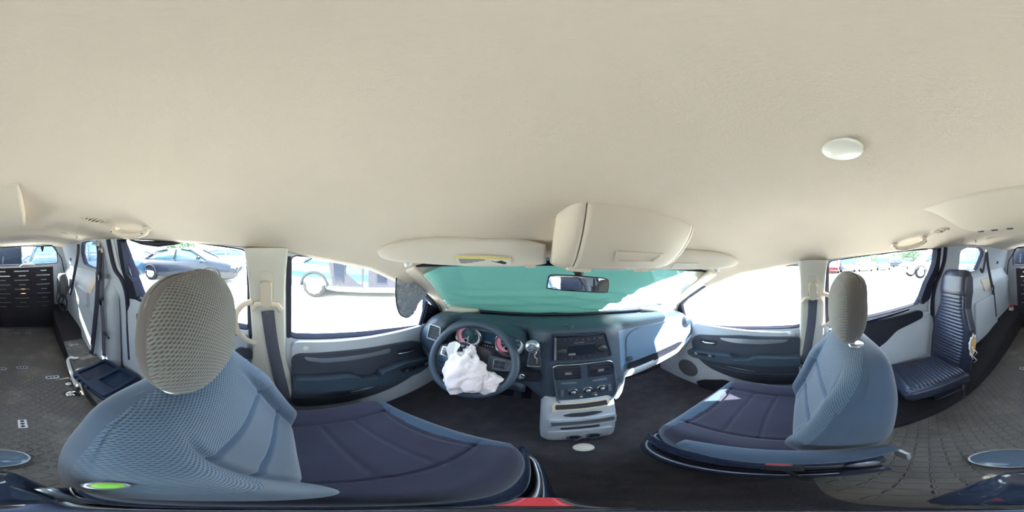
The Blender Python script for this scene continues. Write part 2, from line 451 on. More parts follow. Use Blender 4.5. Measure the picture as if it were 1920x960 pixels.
# floor: front floor, sunken channel with tread plate, carpeted ledges at its sides
mb = MB()
mb.box((0, .50, -.06), (1.64, 1.04, .12))
tag(mb.build('floor', 'carpet', smooth=False), **S_)
def chz(y): return lerp_tab([(-2.8, -.10), (-1.0, -.10), (-.85, -.092), (-.15, -.008), (0, 0)], y)[0]
mb = MB(); mb.rings([[Vector((x, y, z)) for x, z in ((-.43, chz(y)), (.43, chz(y)), (.43, -.16), (-.43, -.16))] for y in (-2.8, -1.0, -.85, -.15, -.02)]); tag(mb.build('floor_channel', 'tread', smooth=False), **S_)
def ledge_z(y): return lerp_tab([(-2.8, .20), (-1.9, .17), (-1.5, .10), (-1.25, .02), (-.3, .0)], y)[0]
for s, m2, nm in ((-1, 'sunlit_ledge_carpet', 'floor_ledge_driver_side'), (1, 'dark_carpet', 'floor_ledge_passenger_side')):
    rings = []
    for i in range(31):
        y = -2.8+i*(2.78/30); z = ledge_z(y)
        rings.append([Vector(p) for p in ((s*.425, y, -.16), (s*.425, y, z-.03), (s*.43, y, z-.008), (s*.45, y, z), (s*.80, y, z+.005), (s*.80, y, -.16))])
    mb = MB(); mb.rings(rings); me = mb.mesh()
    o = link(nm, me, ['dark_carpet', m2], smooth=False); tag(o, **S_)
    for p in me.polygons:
        if p.normal.z > .6 and p.center.y > -1.55: p.material_index = 1  # driver-side top takes the carpet colour with sunlight painted in
# firewall and tail wall
mb = MB(); mb.box((0, 1.04, .27), (1.64, .05, .84)); tag(mb.build('wall_front', 'carpet', smooth=False), **S_)
RW = rp([(-.61, .93), (-.2, .915), (.2, .915), (.61, .93), (.60, 1.12), (.56, 1.235), (0, 1.25), (-.56, 1.235), (-.60, 1.12)], .05)
fy = lambda x, z, off: (x, -2.78+off, z)
outer = [(-.80, -.16), (.80, -.16), (.80, .7), (.70, 1.21), (.3, 1.29), (-.3, 1.29), (-.70, 1.21), (-.80, .7)]
tag(sheet('wall_rear', outer, [RW], fy, -.05, 0, 'grey_trim', grid=.1), **S_)

# windows: dark rubber frame round each opening and the pane in it
def window(name, poly, s, off=-.02, wd=.005, m='rubber', fn=None, gm='glass'):
    fn = fn or WF[s]
    g = tag(sheet(name, offset(poly, .004), [], fn, off-.004, off, gm, grid=.2), **S_)
    sheet('frame', offset(poly, .012), [offset(poly, -wd)], fn, -.052, -.002, m, g, grid=0)
    return g
window('window_1', LF, -1); window('window_2', RF, 1); window('window_3', LS, -1); window('window_4', RS, 1)
window('window_5', LQ, -1); window('window_6', RQ, 1); wr = window('window_7', RW, 0, off=-.025, fn=fy, wd=.012)
# handle bump in the sill trim and the wiper-motor cover hanging at the top of the rear window
MB().rings([[Vector((x, -2.74+.03*math.cos(a), .905+.035*q*max(0, math.sin(a)))) for a in [PI*i/8 for i in range(9)]]+[Vector((x, -2.78, .90))] for x, q in [(-.02-.2+.02*i, sst(0, 3, i)*sst(0, 3, 14-i)) for i in range(15)]]).build('sill_hump', 'grey_trim', wr)
mb = MB(); mb.box((-.335, -2.735, 1.205), (.05, .03, .055)); mb.box((-.335, -2.735, 1.16), (.03, .025, .045)); mb.build('latch_cover', 'black_plastic', wr, bevel=.006)
# body frame between side windows and roof: trim along the header
# windshield: pane, top and bottom edges
def ws(u, v):
    """u across -1..1, v from the cowl 0 to the header 1"""
    yb, yt = .965-.085*u*u, .60-.115*u*u; zb, zt = .712-.02*u*u, 1.045-.03*u*u
    return Vector((u*(.70-.075*v), yb+(yt-yb)*v, zb+(zt-zb)*v+.015*math.sin(PI*v)))
def wssheet(name, u0, u1, v0, v1, off, th, m, nu=40, nv=16, fn=None, parent=None):
    rows = []
    for layer in (0, th):
        for j in range(nv+1):
            v = v0+(v1-v0)*j/nv; r = []
            for i in range(nu+1):
                u = u0+(u1-u0)*i/nu
                uu, vv = (fn(u, v) if fn else (u, v))
                p = ws(uu, vv); q = Vector((0, .68, .73))
                r.append(p+q*(off+layer+(fold(u, v) if fn else 0)))
            rows.append(r)
    mb = MB(); n = nu+1; mb.v = [v for r in rows for v in r]; K = (nv+1)*n
    for j in range(nv):
        for i in range(nu):
            a = j*n+i; mb.f += [(a, a+1, a+n+1, a+n), (a+K, a+K+n, a+K+n+1, a+K+1)]
    bd = [i for i in range(n)]+[j*n+n-1 for j in range(1, nv+1)]+[nv*n+i for i in range(n-2, -1, -1)]+[j*n for j in range(nv-1, 0, -1)]
    for i in range(len(bd)):
        a, b = bd[i], bd[(i+1) % len(bd)]; mb.f.append((a, b, b+K, a+K))
    mb.mi = [0]*len(mb.f)
    return mb.build(name, m, parent)
wg = tag(wssheet('window_8', -1, 1, -.03, 1.06, .004, .004, 'windshield_glass'), **S_)
tube_ = [tuple(ws(-1+i/10, -.012)+Vector((0, -.004, .004))) for i in range(21)]
MB().tube(tube_, .009, 8, flat=.6).build('cowl_strip', 'rubber', wg)
MB().tube([tuple(ws(-1+i/10, 1.0)+Vector((0, .0, .002))) for i in range(21)], .014, 8, flat=.6).build('header_strip', 'rubber', wg)
# teal cloth laid over the outside of the windshield, wrinkled along its lower edge
def fold(u, v):
    w_ = sst(.65, .05, v)
    return .052+w_*.020*(math.sin(34*v+6*u+4*noise.noise(Vector((u*2.2, v*2, 0))))*.55+noise.noise(Vector((u*3, v*22, 2)))*.9)+.003*noise.noise(Vector((u*6, v*6, 5)))
def shadefn(u, v):
    # passenger-side edge leaves a wedge of bare glass, rounded at the bottom corner
    right = .47+.50*sst(.0, 1.0, v)+.02*math.sin(9*v)-.10*sst(.10, -.05, v)
    left = -1.12+.06*sst(.2, 0, v)
    return (left+(right-left)*u, v)
tag(wssheet('windshield_cover', 0, 1, -.22, 1.03, .0, .002, 'teal_cloth', nu=90, nv=60, fn=shadefn), 'wrinkled teal cloth sunshade laid over the outside of the windshield', 'sunshade')

# windshield pillars: padded trim between glass edge and side window
for s, PX in ((-1, [(747, 509), (782, 533.6), (814, 562), (828, 578), (832, 598)]), (1, [(1356, 515), (1312, 539), (1282.5, 559.7), (1269, 573), (1266, 590)])):
    B = WL(PX); B = cat(B, 5, closed=False); n = len(B); rings = []
    for i in range(n):
        t = i/(n-1); y, z = B[i]; q = Vector((s*(X(z)+.006), y, z)); p = ws(s*.985, 1.05-1.12*t)+Vector((0, -.004, -.006))
        mid = (p+q)/2; dn = (CAM+Vector((0, .3, -.2))-mid).normalized(); r = []
        for k in range(9):
            a = PI*k/8; c = p*(.5+.5*math.cos(a))+q*(.5-.5*math.cos(a)); r.append(c+dn*.028*math.sin(a)**.6)
        r += [q-dn*.02, p-dn*.02]
        rings.append(r)
    o = tag(MB().rings(rings).build('trim_1' if s < 0 else 'trim_2', 'beige_plastic'), **S_)
# fixed grab handle on the passenger-side windshield pillar
g = [WL([p])[0] for p in ((1283, 557), (1290, 543), (1303, 532), (1311, 531))]
gh = MB(); pts = [Vector((X(z)-d, y-.01, z+dz)) for (y, z), d, dz in zip(g, (.035, .075, .08, .04), (0, .0, .0, 0))]
gh.tube([tuple(p) for p in cat([tuple(p) for p in pts], 8, closed=False)], .011, 10, flat=1.3)
tag(gh.build('grab_handle', 'grey_trim'), 'grey grab handle moulded on the passenger side windshield pillar', 'grab handle')

# ================================================================ inner trims of the side walls
def strip(mb, pts, wd, th, nrm, n=None):
    """flat ribbon along pts, wd wide, th thick; nrm = facing direction (one, or one per point)"""
    P = [Vector(p) for p in pts]; rings = []
    for i, p in enumerate(P):
        t = (P[min(i+1, len(P)-1)]-P[max(i-1, 0)]).normalized(); nn = Vector(nrm[i] if isinstance(nrm, list) else nrm).normalized()
        sd_ = t.cross(nn).normalized(); nn = sd_.cross(t).normalized(); ww = (wd[i] if isinstance(wd, list) else wd)/2
        rings.append([p+sd_*ww-nn*th/2, p+sd_*ww*.96+nn*th/2, p-sd_*ww*.96+nn*th/2, p-sd_*ww-nn*th/2])
    return mb.rings(rings)
def wpt(s, y, z, off=0): return Vector((s*(X(z)-off), y, z))
def wpx(px, py, off=0):
    y, z = W(px, py); return wpt(1 if ray(px, py).x > 0 else -1, y, z, off)

# B pillar trims with belt slide, shoulder anchor and rear grab handle
for s in (-1, 1):
    nm = 'trim_3' if s < 0 else 'trim_4'
    rings = []
    for i in range(15):
        z = .03+i*(zh(-.08)-.02)/14; wd = .068+.03*sst(.62, .4, z)+.012*sst(.95, 1.1, z); yc = -.072; d = .035
        rings.append([Vector((s*(X(z)+.01), yc-wd, z)), Vector((s*(X(z)-d*.7), yc-wd*.95, z)), Vector((s*(X(z)-d), yc-wd*.7, z)), Vector((s*(X(z)-d), yc+wd*.7, z)), Vector((s*(X(z)-d*.7), yc+wd*.95, z)), Vector((s*(X(z)+.01), yc+wd, z))])
    bp = tag(MB().rings(rings).build(nm, 'pillar_trim', bevel=.006), **S_)
    # recessed slider track: a shallow raised rim
    pr = rp([(-.095, .80), (-.045, .80), (-.045, 1.0), (-.095, 1.0)], .02)
    sheet('slide_track', pr, [], WF[s], .034, .038, 'pillar_trim', bp, grid=0, bevel=.0015)
    sheet('airbag_mark', rp([(-.095, 1.03), (-.05, 1.03), (-.05, 1.048), (-.095, 1.048)], .01), [], WF[s], .034, .037, 'pillar_trim', bp, grid=0)
    side = 'driver' if s < 0 else 'front passenger'
    sb = empty('seat_belt', wpt(s, -.07, .9, .05)); tag(sb, f'grey {side} seat belt with pale shoulder anchor on its door pillar', 'seat belt', 'front seat belts')
    # anchor: pale hood with two ears
    pr = rp([(-.088, .87), (-.052, .87), (-.05, .965), (-.09, .965)], .017)
    sheet('anchor_cover', pr, [], WF[s], .036, .066, 'beige_plastic', sb, grid=0, bevel=.008)
    mb = MB(); pts = [wpt(s, -.07+d*.052, .885-.012*abs(d)**.5*math.copysign(1, 1)-(.022*(abs(d) > .9)), .048) for d in (-1, -.95, -.7, -.3, 0, .3, .7, .95, 1)]
    mb.tube(pts, .009, 10, flat=1.2); mb.build('anchor_ring', 'beige_plastic', sb)
    # webbing from the anchor down behind the seat
    if s < 0: low = [W(505, 575), W(512, 630), W(524, 690), W(534, 735), W(540, 782)]
    else: low = [W(1523, 545), W(1521, 590), W(1514, 640), W(1508, 675)]
    z_end = .33
    P = [Vector((s*(X(z)-.052), y, z)) for y, z in low]
    P2 = cat([tuple(p) for p in P], 6, closed=False)
    mb = MB(); strip(mb, P2, .046, .002, (-s, .12, 0)); mb.build('webbing', 'belt_web', sb)
    e = Vector(P2[-1])
    if s < 0:
        b = MB(); b.box(e+Vector((0, 0, -.012)), (.012, .055, .03)); b.build('latch_plate', 'silver', sb, bevel=.003)
    else:
        b = MB(); b.box(e+Vector((-.01, 0, 0)), (.012, .06, .014)); b.build('latch_plate', 'chrome', sb, bevel=.003)
        strip(MB(), [e, e+Vector((.01, -.01, -.25))], .046, .002, (-s, .12, 0)).build('webbing', 'belt_web', sb)
    # grab handle on the rear edge of the pillar
    ghp = [(-.125, .90, .03), (-.16, .885, .045), (-.187, .84, .055), (-.187, .77, .055), (-.16, .715, .045), (-.12, .69, .035)]
    if s < 0: ghp = [(y, z-.02, o) for y, z, o in ghp]
    mb = MB(); mb.tube(cat([tuple(wpt(s, y, z, o)) for y, z, o in ghp], 6, closed=False), .0115, 10)
    tag(mb.build('grab_handle', 'beige_plastic'), f'cream grab loop on the rear edge of the {side} door pillar', 'grab handle', 'pillar grab handles')

# front doors
def front_door(name, s, ins, arm, desc):
    d = tag(sheet(name, rp([(.02, .06), (.55, .06), (.80, .20), (.86, .42), (.86, .60), (.80, .612), (.70, .612), (.02, .675)] if s < 0 else
                   [(.02, .06), (.55, .06), (.80, .20), (.86, .42), (.86, .575), (.80, .60), (.70, .615), (.02, .65)], .04), [], WF[s], .0, .02, 'grey_trim', grid=.06, bevel=.006), **S_)
    sheet('door_insert', ins, [], WF[s], .018, .034, 'door_dark', d, grid=.05, bevel=.006)
    a = sheet('armrest', arm, [], WF[s], .03, .085, 'dash_dark', d, grid=.05, bevel=.018, segs=4)
    return d, a
ins = cat(WL([(546, 657), (640, 653), (725, 642), (768, 635), (787, 641), (793, 655), (787, 680), (768, 699), (732, 720), (690, 736), (626, 750), (547, 755)]), 6)
ins = rp(WL([(546, 657), (640, 653), (725, 642), (768, 635), (787, 641), (794, 656), (787, 680), (768, 699), (732, 720), (690, 736), (626, 750), (547, 755)]), .05)
arm = rp(WL([(548, 692), (640, 689), (655, 690), (664, 696), (694, 695), (700, 684), (745, 668), (785, 662), (790, 672), (768, 688), (720, 702), (660, 712), (600, 714), (548, 713)]), .03)
d1, a1 = front_door('door_1', -1, ins, arm, 'driver')
ins2 = rp(WL([(1301, 638), (1309, 625), (1390, 625.6), (1484, 628), (1500, 627), (1499, 714), (1421, 713), (1374, 702), (1334, 685), (1309, 663)]), .05)
arm2 = rp(WL([(1501, 658), (1420, 658), (1412, 664), (1384, 664), (1378, 657), (1330, 652), (1303, 648), (1303, 655), (1312, 661), (1350, 668), (1400, 672), (1450, 674), (1500, 673)]), .03)
d2, a2 = front_door('door_2', 1, ins2, arm2, 'passenger')
for s, d, a, P in ((-1, d1, a1, dict(spear=[(568, 661), (600, 664), (650, 661), (725, 648), (722, 655), (650, 668), (600, 671), (573, 667)], handle=((737, 658), (770, 650)), sw=[(730, 680), (782, 666), (786, 672), (736, 686)], crease=[(550, 736), (600, 737), (660, 731), (720, 708), (765, 690)], chrome=[(652, 727), (690, 718), (712, 709)], lockp=(572, 648), pocket=[(752, 745), (770, 738), (781, 738), (772, 748), (758, 754)])),
                   (1, d2, a2, dict(spear=[(1355, 629), (1400, 631), (1450, 632), (1481, 632), (1470, 637), (1430, 640), (1380, 638), (1358, 633)], handle=((1319, 635), (1347, 640)), sw=[(1312, 650), (1352, 655), (1354, 660), (1314, 654)], crease=[(1320, 670), (1345, 682), (1400, 694), (1450, 696), (1499, 696)], chrome=[(1368, 681), (1392, 686), (1420, 690)], lockp=(1481, 622), pocket=[(1308, 713), (1322, 709), (1360, 709), (1375, 713), (1345, 730), (1320, 728)]))):
    sheet('spear_trim', rp(WL(P['spear']), .01), [], WF[s], .033, .040, 'silver', d, grid=.06, bevel=.002)
    y0, z0 = W(*P['handle'][0]); y1, z1 = W(*P['handle'][1])
    hp = [wpt(s, y0+(y1-y0)*t, z0+(z1-z0)*t, .036+.014*math.sin(PI*t)) for t in [i/8 for i in range(9)]]
    hc = sheet('handle_cup', offset(rp([(y0, z0-.012), (y1, z1-.012), (y1, z1+.012), (y0, z0+.012)], .01), .006), [], WF[s], .032, .036, 'black_plastic', d, grid=0)
    MB().tube(hp, [.003, .006, .007, .007, .007, .007, .007, .006, .003], 10).build('door_handle', 'chrome', hc)
    swp = sheet('switch_panel', rp(WL(P['sw']), .008), [], WF[s], .08, .089, 'black_plastic', d, grid=0, bevel=.001)
    q = WL(P['sw']); n = 4 if s < 0 else 3
    for i in range(n):
        t = (i+.6)/(n+.2); c = Vector(q[0]).lerp(Vector(q[1]), t).lerp(Vector(q[3]).lerp(Vector(q[2]), t), .5)
        sheet('window_switch', rp([(c.x-.011, c.y-.007), (c.x+.011, c.y-.007), (c.x+.011, c.y+.007), (c.x-.011, c.y+.007)], .003), [], WF[s], .088, .093, 'silver' if i in (0, n-1) else 'gloss_blue', swp, grid=0, bevel=.001)
    MB().tube([wpt(s, *W(*p), .034) for p in cat(P['crease'], 6, closed=False)], .006, 8).build('map_pocket_edge', 'dash_dark', d)
    MB().tube([wpt(s, *W(*p), .040) for p in P['chrome']], .003, 8).build('pull_accent', 'silver', d)
    c = W(*P['lockp']); M = Matrix.Translation(wpt(s, c[0], c[1], .018)) @ Matrix.Rotation(-s*PI/2, 4, 'Y')
    MB().lathe([(.012, 0), (.012, .006), (.009, .008), (.004, .008), (.004, .014)], 20, M).build('lock_knob', 'white_plastic', d, smooth=False)
    pk = sheet('bottle_pocket', rp(WL(P['pocket']), .02), [], WF[s], .018, .0215, 'black_plastic', d, grid=0)
    if s > 0:
        c = W(1293, 688); M = Matrix.Translation(wpt(s, c[0], c[1], .019)) @ Matrix.Rotation(-s*PI/2, 4, 'Y')
        el = [(c[0]+.085*math.cos(a), c[1]+.085*math.sin(a)) for a in [2*PI*i/32 for i in range(32)]]
        sheet('speaker_grille', el, [], WF[s], .018, .024, 'net', d, grid=0, bevel=.003)
    else:
        c = W(800, 690); el = [(c[0]+.08*math.cos(a), c[1]+.08*math.sin(a)) for a in [2*PI*i/32 for i in range(32)]]
        sheet('speaker_grille', el, [], WF[s], .018, .024, 'grey_trim', d, grid=0, bevel=.003)
    # pull-cup recess
    # quarter post: fixed black post near the front of the side glass
    P3 = [(786, 616), (800, 566)] if s < 0 else [(1288, 606), (1277, 570)]
    MB().tube([wpx(*P3[0], .0), wpx(*P3[1], .0)], .008, 8, flat=1.6).build('quarter_post', 'rubber', d)
    tri = [(790, 614), (803, 568), (826, 584), (806, 613)] if s < 0 else [(1272, 576), (1277, 572), (1283, 604), (1275, 590)]
    sheet('corner_patch', rp(WL(tri), .008), [], WF[s], -.03, .002, 'rubber', d, grid=0)
# sliding doors
for s, nm, outl in ((-1, 'door_3', [(-.16, .04), (-.16, .705), (-.30, .715), (-.72, .765), (-.86, .775), (-.98, .60), (-1.02, .45), (-1.03, .04)]), (1, 'door_4', [(-.16, .04), (-.16, .66), (-.38, .675), (-.80, .66), (-.90, .66), (-.98, .55), (-1.02, .40), (-1.03, .04)])):
    d = tag(sheet(nm, rp(outl, .03), [], WF[s], 0, .022, 'grey_trim', grid=.06, bevel=.006), **S_)
    if s > 0:
        b = rp(WL([(1600, 611), (1622, 603), (1718, 580), (1726, 583), (1725, 594), (1677, 617), (1655, 640), (1625, 660), (1600, 670)]), .03)
        sheet('door_insert', b, [], WF[s], .02, .032, 'black_plastic', d, grid=.06, bevel=.004)
        sheet('sill_strip', rp(WL([(1553, 617), (1626, 598), (1700, 577), (1700, 580), (1626, 602), (1553, 621)]), .003), [], WF[s], .02, .03, 'rubber', d, grid=0)
    else:
        sheet('door_insert', rp(WL([(452, 645), (475, 650), (475, 670), (440, 655)]), .02), [], WF[s], .02, .032, 'door_dark', d, grid=.06, bevel=.004)
        sheet('handle_cup', rp(WL([(263, 586), (276, 583), (276, 603), (263, 604)]), .008), [], WF[s], .02, .032, 'black_plastic', d, grid=0, bevel=.003)
        sheet('sill_strip', rp(WL([(258, 556), (284, 566), (450, 620), (450, 624), (282, 569), (258, 559)]), .003), [], WF[s], .02, .03, 'rubber', d, grid=0)
    # padded lower corner of the window
    cp = [(226, 448), (233, 452), (243, 512), (256, 527), (264, 556), (258, 560), (248, 558), (243, 530), (236, 510), (230, 480)] if s < 0 else [(1752, 466), (1760, 465), (1755, 512), (1748, 523), (1738, 560), (1725, 570), (1722, 560), (1733, 530), (1744, 508), (1750, 490)]
    sheet('window_corner_pad', rp(WL(cp), .01), [], WF[s], -.02, .03, 'pad_dark', d, grid=0, bevel=.006)
    # door seal running down the rear edge of the opening
    sl = [(206, 449), (211, 475), (219, 505), (232, 524), (240, 548), (243, 580), (244, 620), (247, 672)] if s < 0 else [(1771, 464), (1768, 490), (1761, 512), (1752, 533), (1747, 560), (1747, 600), (1745, 640)]
    C2 = cat([tuple(wpx(*p, .012)) for p in sl], 6, closed=False)
    MB().tube(C2, .021, 10, flat=.5, up=(-s, 0, 0)).build('door_seal', 'belt_dark', d)
    sl2 = [(p[0]+(8.5 if s < 0 else -6.5), p[1]) for p in sl]
    MB().tube(cat([tuple(wpx(*p, .012)) for p in sl2], 6, closed=False), .006, 8).build('seal_lip', 'white_plastic', d)
for P_, f_ in (([(541, 480), (541, 560), (541, 633)], 'window_1'), ([(466.5, 476), (469, 560), (470, 640)], 'window_3'), ([(1503, 498), (1503.5, 560), (1504, 614)], 'window_2'), ([(1549, 491), (1550, 550), (1551, 606)], 'window_4')):
    C_ = cat([tuple(wpx(*p, -.004)) for p in P_], 4, closed=False); MB().tube(C_, .012, 8, flat=.5, up=(0, 1, 0)).build('edge_seal', 'belt_dark', bpy.data.objects[f_])
# sun-blind rail arcs showing at the top of the sliding windows
for s, P, f in ((-1, [(240, 450), (262, 455), (295, 458), (325, 455), (345, 453)], 'window_3'), (1, [(1630, 478), (1655, 474), (1680, 469), (1740, 466)], 'window_4')):
    MB().tube([wpx(*p, -.012) for p in P], [.003, .012, .016, .012, .003][:len(P)], 8).build('blind_rail', 'black_plastic', bpy.data.objects[f])

# quarter trims behind the sliding doors: they swell inward below the glass
def qx(z, y): return min(X(z), .70-.03*sst(-1.1, -1.4, y)+.10*sst(.72, .92, z)+.0*z)
for s, nm in ((-1, 'trim_5'), (1, 'trim_6')):
    rings = []
    for j in range(26):
        y = -2.76+j*(2.76-1.075)/25; r = []
        for i in range(22):
            z = -.02+i*.92/21; r.append(Vector((s*(qx(z, y)+.07*sst(-1.13, -1.075, y)*1.0), y, z)))
        rings.append(r)
    mb = MB(); mb.rings(rings, caps=False, closed=False); me = mb.mesh(fix=False)
    o = link(nm, me, 'grey_trim'); so = o.modifiers.new('t', 'SOLIDIFY'); so.thickness = .02; so.offset = 1 if s < 0 else -1
    tag(o, **S_)
    f = lambda y, z, off, s=s: (s*(qx(z, y)-off), y, z)
    if s < 0:
        # raised cup and bin housing, jack cover outline
        sheet('storage_bin', rp([(-1.62, .05), (-1.33, .05), (-1.33, .50), (-1.66, .62), (-1.72, .50)], .03), [], f, 0, .035, 'grey_trim', o, grid=.05, bevel=.008)
        sheet('jack_cover', rp([(-1.30, .08), (-1.20, .08), (-1.20, .45), (-1.30, .45)], .01), [rp([(-1.295, .085), (-1.205, .085), (-1.205, .445), (-1.295, .445)], .01)], f, 0, .004, 'grey_trim', o, grid=0)
        sheet('cup_tray', rp([(-1.78, .60), (-1.45, .57), (-1.45, .70), (-1.78, .72)], .02), [], f, 0, .03, 'grey_trim', o, grid=.05, bevel=.01)
        sheet('quarter_grille', rp([(-1.50, .70), (-1.36, .70), (-1.36, .84), (-1.50, .82)], .04), [], f, .0, .012, 'beige_plastic', o, grid=.05, bevel=.004)
    else:
        sheet('storage_bin', rp([(-2.05, .12), (-1.45, .12), (-1.45, .60), (-2.05, .60)], .04), [], f, 0, .03, 'grey_trim', o, grid=.05, bevel=.01)
        sheet('quarter_grille', rp([(-1.95, .68), (-1.70, .68), (-1.70, .82), (-1.95, .82)], .04), [], f, .0, .012, 'beige_plastic', o, grid=.05, bevel=.004)
    y, z = (-2.33, 1.0)
    sheet('vent_slot', rp([(y-.035, z-.02), (y+.035, z-.02), (y+.035, z+.02), (y-.035, z+.02)], .01), [], WF[s], 0, .006, 'ink', o, grid=0)
    MB().tube([Vector((s*(X(z)-.07), -2.70, z)) for z in (.25, .6, .9, 1.02)]+[Vector((s*.50, -2.72, 1.235)), Vector((s*.3, -2.72, 1.262)), Vector((0, -2.72, 1.27))], .008, 8).build('tailgate_seal', 'rubber', o)

# ================================================================ front seats
def seat(s, label):
    """s = -1 driver, +1 passenger; u runs toward the middle of the van"""
    cx = .392*s
    T = lambda u, y, z: Vector((cx - s*u, y, z))
    R_ = empty('front_seat', (cx, .12, 0)); tag(R_, label, 'car seat', 'front bucket seats')
    def sg(v, p): return math.copysign(abs(v)**p, v)
    # ---- backrest
    tab = [(.24, .20, .085, -.055), (.30, .232, .095, -.075), (.36, .245, .10, -.09), (.45, .25, .095, -.115), (.56, .243, .085, -.14), (.64, .230, .078, -.158), (.70, .210, .072, -.170), (.74, .192, .066, -.178), (.765, .172, .058, -.183), (.780, .145, .046, -.187), (.787, .105, .028, -.190), (.789, .05, .010, -.192)]
    tab = cat(tab, 6, closed=False)
    zs = [.24+i*(.54/130) for i in range(131)]+[.783, .786, .788, .789]
    NT = 200; rings = []
    for z in zs:
        w_, d_, yc = lerp_tab(tab, z); r = []
        for k in range(NT):
            th = 2*PI*k/NT; c, q = math.cos(th), math.sin(th)
            u = w_*sg(c, .62); yy = d_*sg(q, .62); uu = abs(u)/w_
            f = sst(.0, .5, q)
            amp = sst(.30, .40, z)*sst(.76, .62, z)
            dy = f*(.045*amp*gauss(uu, .80, .22)-.012*amp*gauss(uu, .575, .04) - .010*amp*(uu < .575)*sum(gauss(z-.03*uu*uu, zk, .007) for zk in (.46, .60)))
            dy -= .006*gauss(q, .02, .05)*sst(.3, .4, z)
            dy -= .006*gauss(q, .30, .035)*sst(.4, .5, z)
            if q < 0: dy -= .02*(1-uu*uu)*sst(.24, .4, z)*sst(.78, .6, z)
            r.append(T(u, yc+yy+dy, z))
        rings.append(r)
    mb = MB(); mb.rings(rings); me = mb.mesh()
    o = link('backrest', me, ['fabric', 'knit', 'fabric'], R_)
    for pi, p in enumerate(me.polygons):
        if pi >= (len(zs)-1)*NT: continue
        c = p.center; th = 2*PI*(pi % NT+.5)/NT; uu = abs(sg(math.cos(th), .62)); f = sg(math.sin(th), .62)
        inner = math.cos(th) > 0
        if (f > (.28 if s < 0 else .62) and c.z > .60+.03*uu*uu) or (inner and uu > .6 and f > (.28 if s < 0 else .66) and c.z > (.52 if s < 0 else .34)): p.material_index = 1
    # ---- headrest on two posts
    hy, hz = -.155, .915; hw, hd, hh = .132, .052, .118; rings = []
    for i in range(91):
        a = -PI/2+PI*i/90; r = []; cz = math.cos(a)**.55 if math.cos(a) > 0 else 0; zz = math.copysign(abs(math.sin(a))**.85, math.sin(a))
        for k in range(160):
            th = 2*PI*k/160; c, q = math.cos(th), math.sin(th)
            u = hw*cz*sg(c, .72)*(1-.10*max(0, -zz)); y = hd*cz*sg(q, .8); y += .012*(1-(u/hw)**2)*(1 if q < 0 else -.2) - .05*(zz*.0)
            y -= .004*gauss(q, .12, .06)*cz
            r.append(T(u, hy+y+.018*zz*-1*.4-.012*sst(.3, 1, zz), hz+hh*zz))
        rings.append(r)
    me = MB().rings(rings).mesh(); h = link('headrest', me, ['fabric_head', 'knit_head'], R_)
    for p in me.polygons:
        q = [me.vertices[i].co for i in p.vertices]; c = sum(q, Vector())/len(q)
        if c.y > hy+(.008 if s < 0 else .030)-.10*max(0, c.z-hz-.03): p.material_index = 1
    for du in (-.055, .055):
        b = MB(); b.tube([T(du, -.165, .74), T(du, -.16, .84)], .0065, 12); b.build('headrest_post', 'chrome', R_)
        b = MB(); b.lathe([(.024, 0), (.024, .005), (.019, .009), (.010, .010)], 24, Matrix.Translation(T(du, -.172, .783))); b.build('post_guide', 'silver', R_)
    # ---- cushion
    N = 100; a_, b_ = .253, .235; yc = .125
    def top(u, y):
        z = .322+.010*sst(.1, .33, y)+.030*gauss(abs(u), .205, .055)*sst(.40, .2, y)
        z -= .010*gauss(abs(u), .150, .006)*sst(.325, .30, y)
        z -= .010*gauss(y-.25*u*u*4*.25, .285, .006)*(abs(u) < .155)
        if abs(u) < .15: z -= .007*(gauss(y+.6*u*u, .10, .007)+gauss(y+.6*u*u, .195, .007))
        return z
    grid = []
    for j in range(N+1):
        row = []
        for i in range(N+1):
            p, q = -1+2*i/N, -1+2*j/N
            k = .30 if q > 0 else .08
            U = a_*p*math.sqrt(1-k*q*q*q*q); Y = yc+b_*q*math.sqrt(1-(.22 if q > 0 else .05)*p*p)
            r = max(abs(p), abs(q)) if q > -.9 else abs(p)
            e = max(0, (r-.84)/.16); Z = top(U, Y)-.045*(1-math.sqrt(max(0, 1-e*e)))
            row.append(T(U, Y, Z))
        grid.append(row)
    mb = MB(); n = N+1; mb.v = [v for r in grid for v in r]
    mb.f = [(j*n+i, j*n+i+1, (j+1)*n+i+1, (j+1)*n+i) for j in range(N) for i in range(N)]; mb.mi = [0]*len(mb.f)
    per = [i for i in range(n)]+[j*n+N for j in range(1, n)]+[N*n+i for i in range(N-1, -1, -1)]+[j*n for j in range(N-1, 0, -1)]
    prev = per; ctr = T(0, yc, 0)
    for dz, sc in ((.012, 1.012), (.035, 1.015), (.075, .995), (.10, .96)):
        k = len(mb.v)
        for i in per:
            v = mb.v[i]; mb.v.append(Vector((ctr.x+(v.x-ctr.x)*sc, ctr.y+(v.y-ctr.y)*sc, v.z-dz)))
        cur = list(range(k, k+len(per)))
        for i in range(len(per)):
            j = (i+1) % len(per); mb.f.append((prev[i], prev[j], cur[j], cur[i])); mb.mi.append(1)
        prev = cur
    mb.f.append(tuple(prev)); mb.mi.append(1)
    me = mb.mesh(); o = link('cushion', me, ['fabric_seat', 'fabric', 'knit'], R_)
    for p in me.polygons:
        c = p.center
        if p.material_index == 0 and c.y > .30: p.material_index = 1
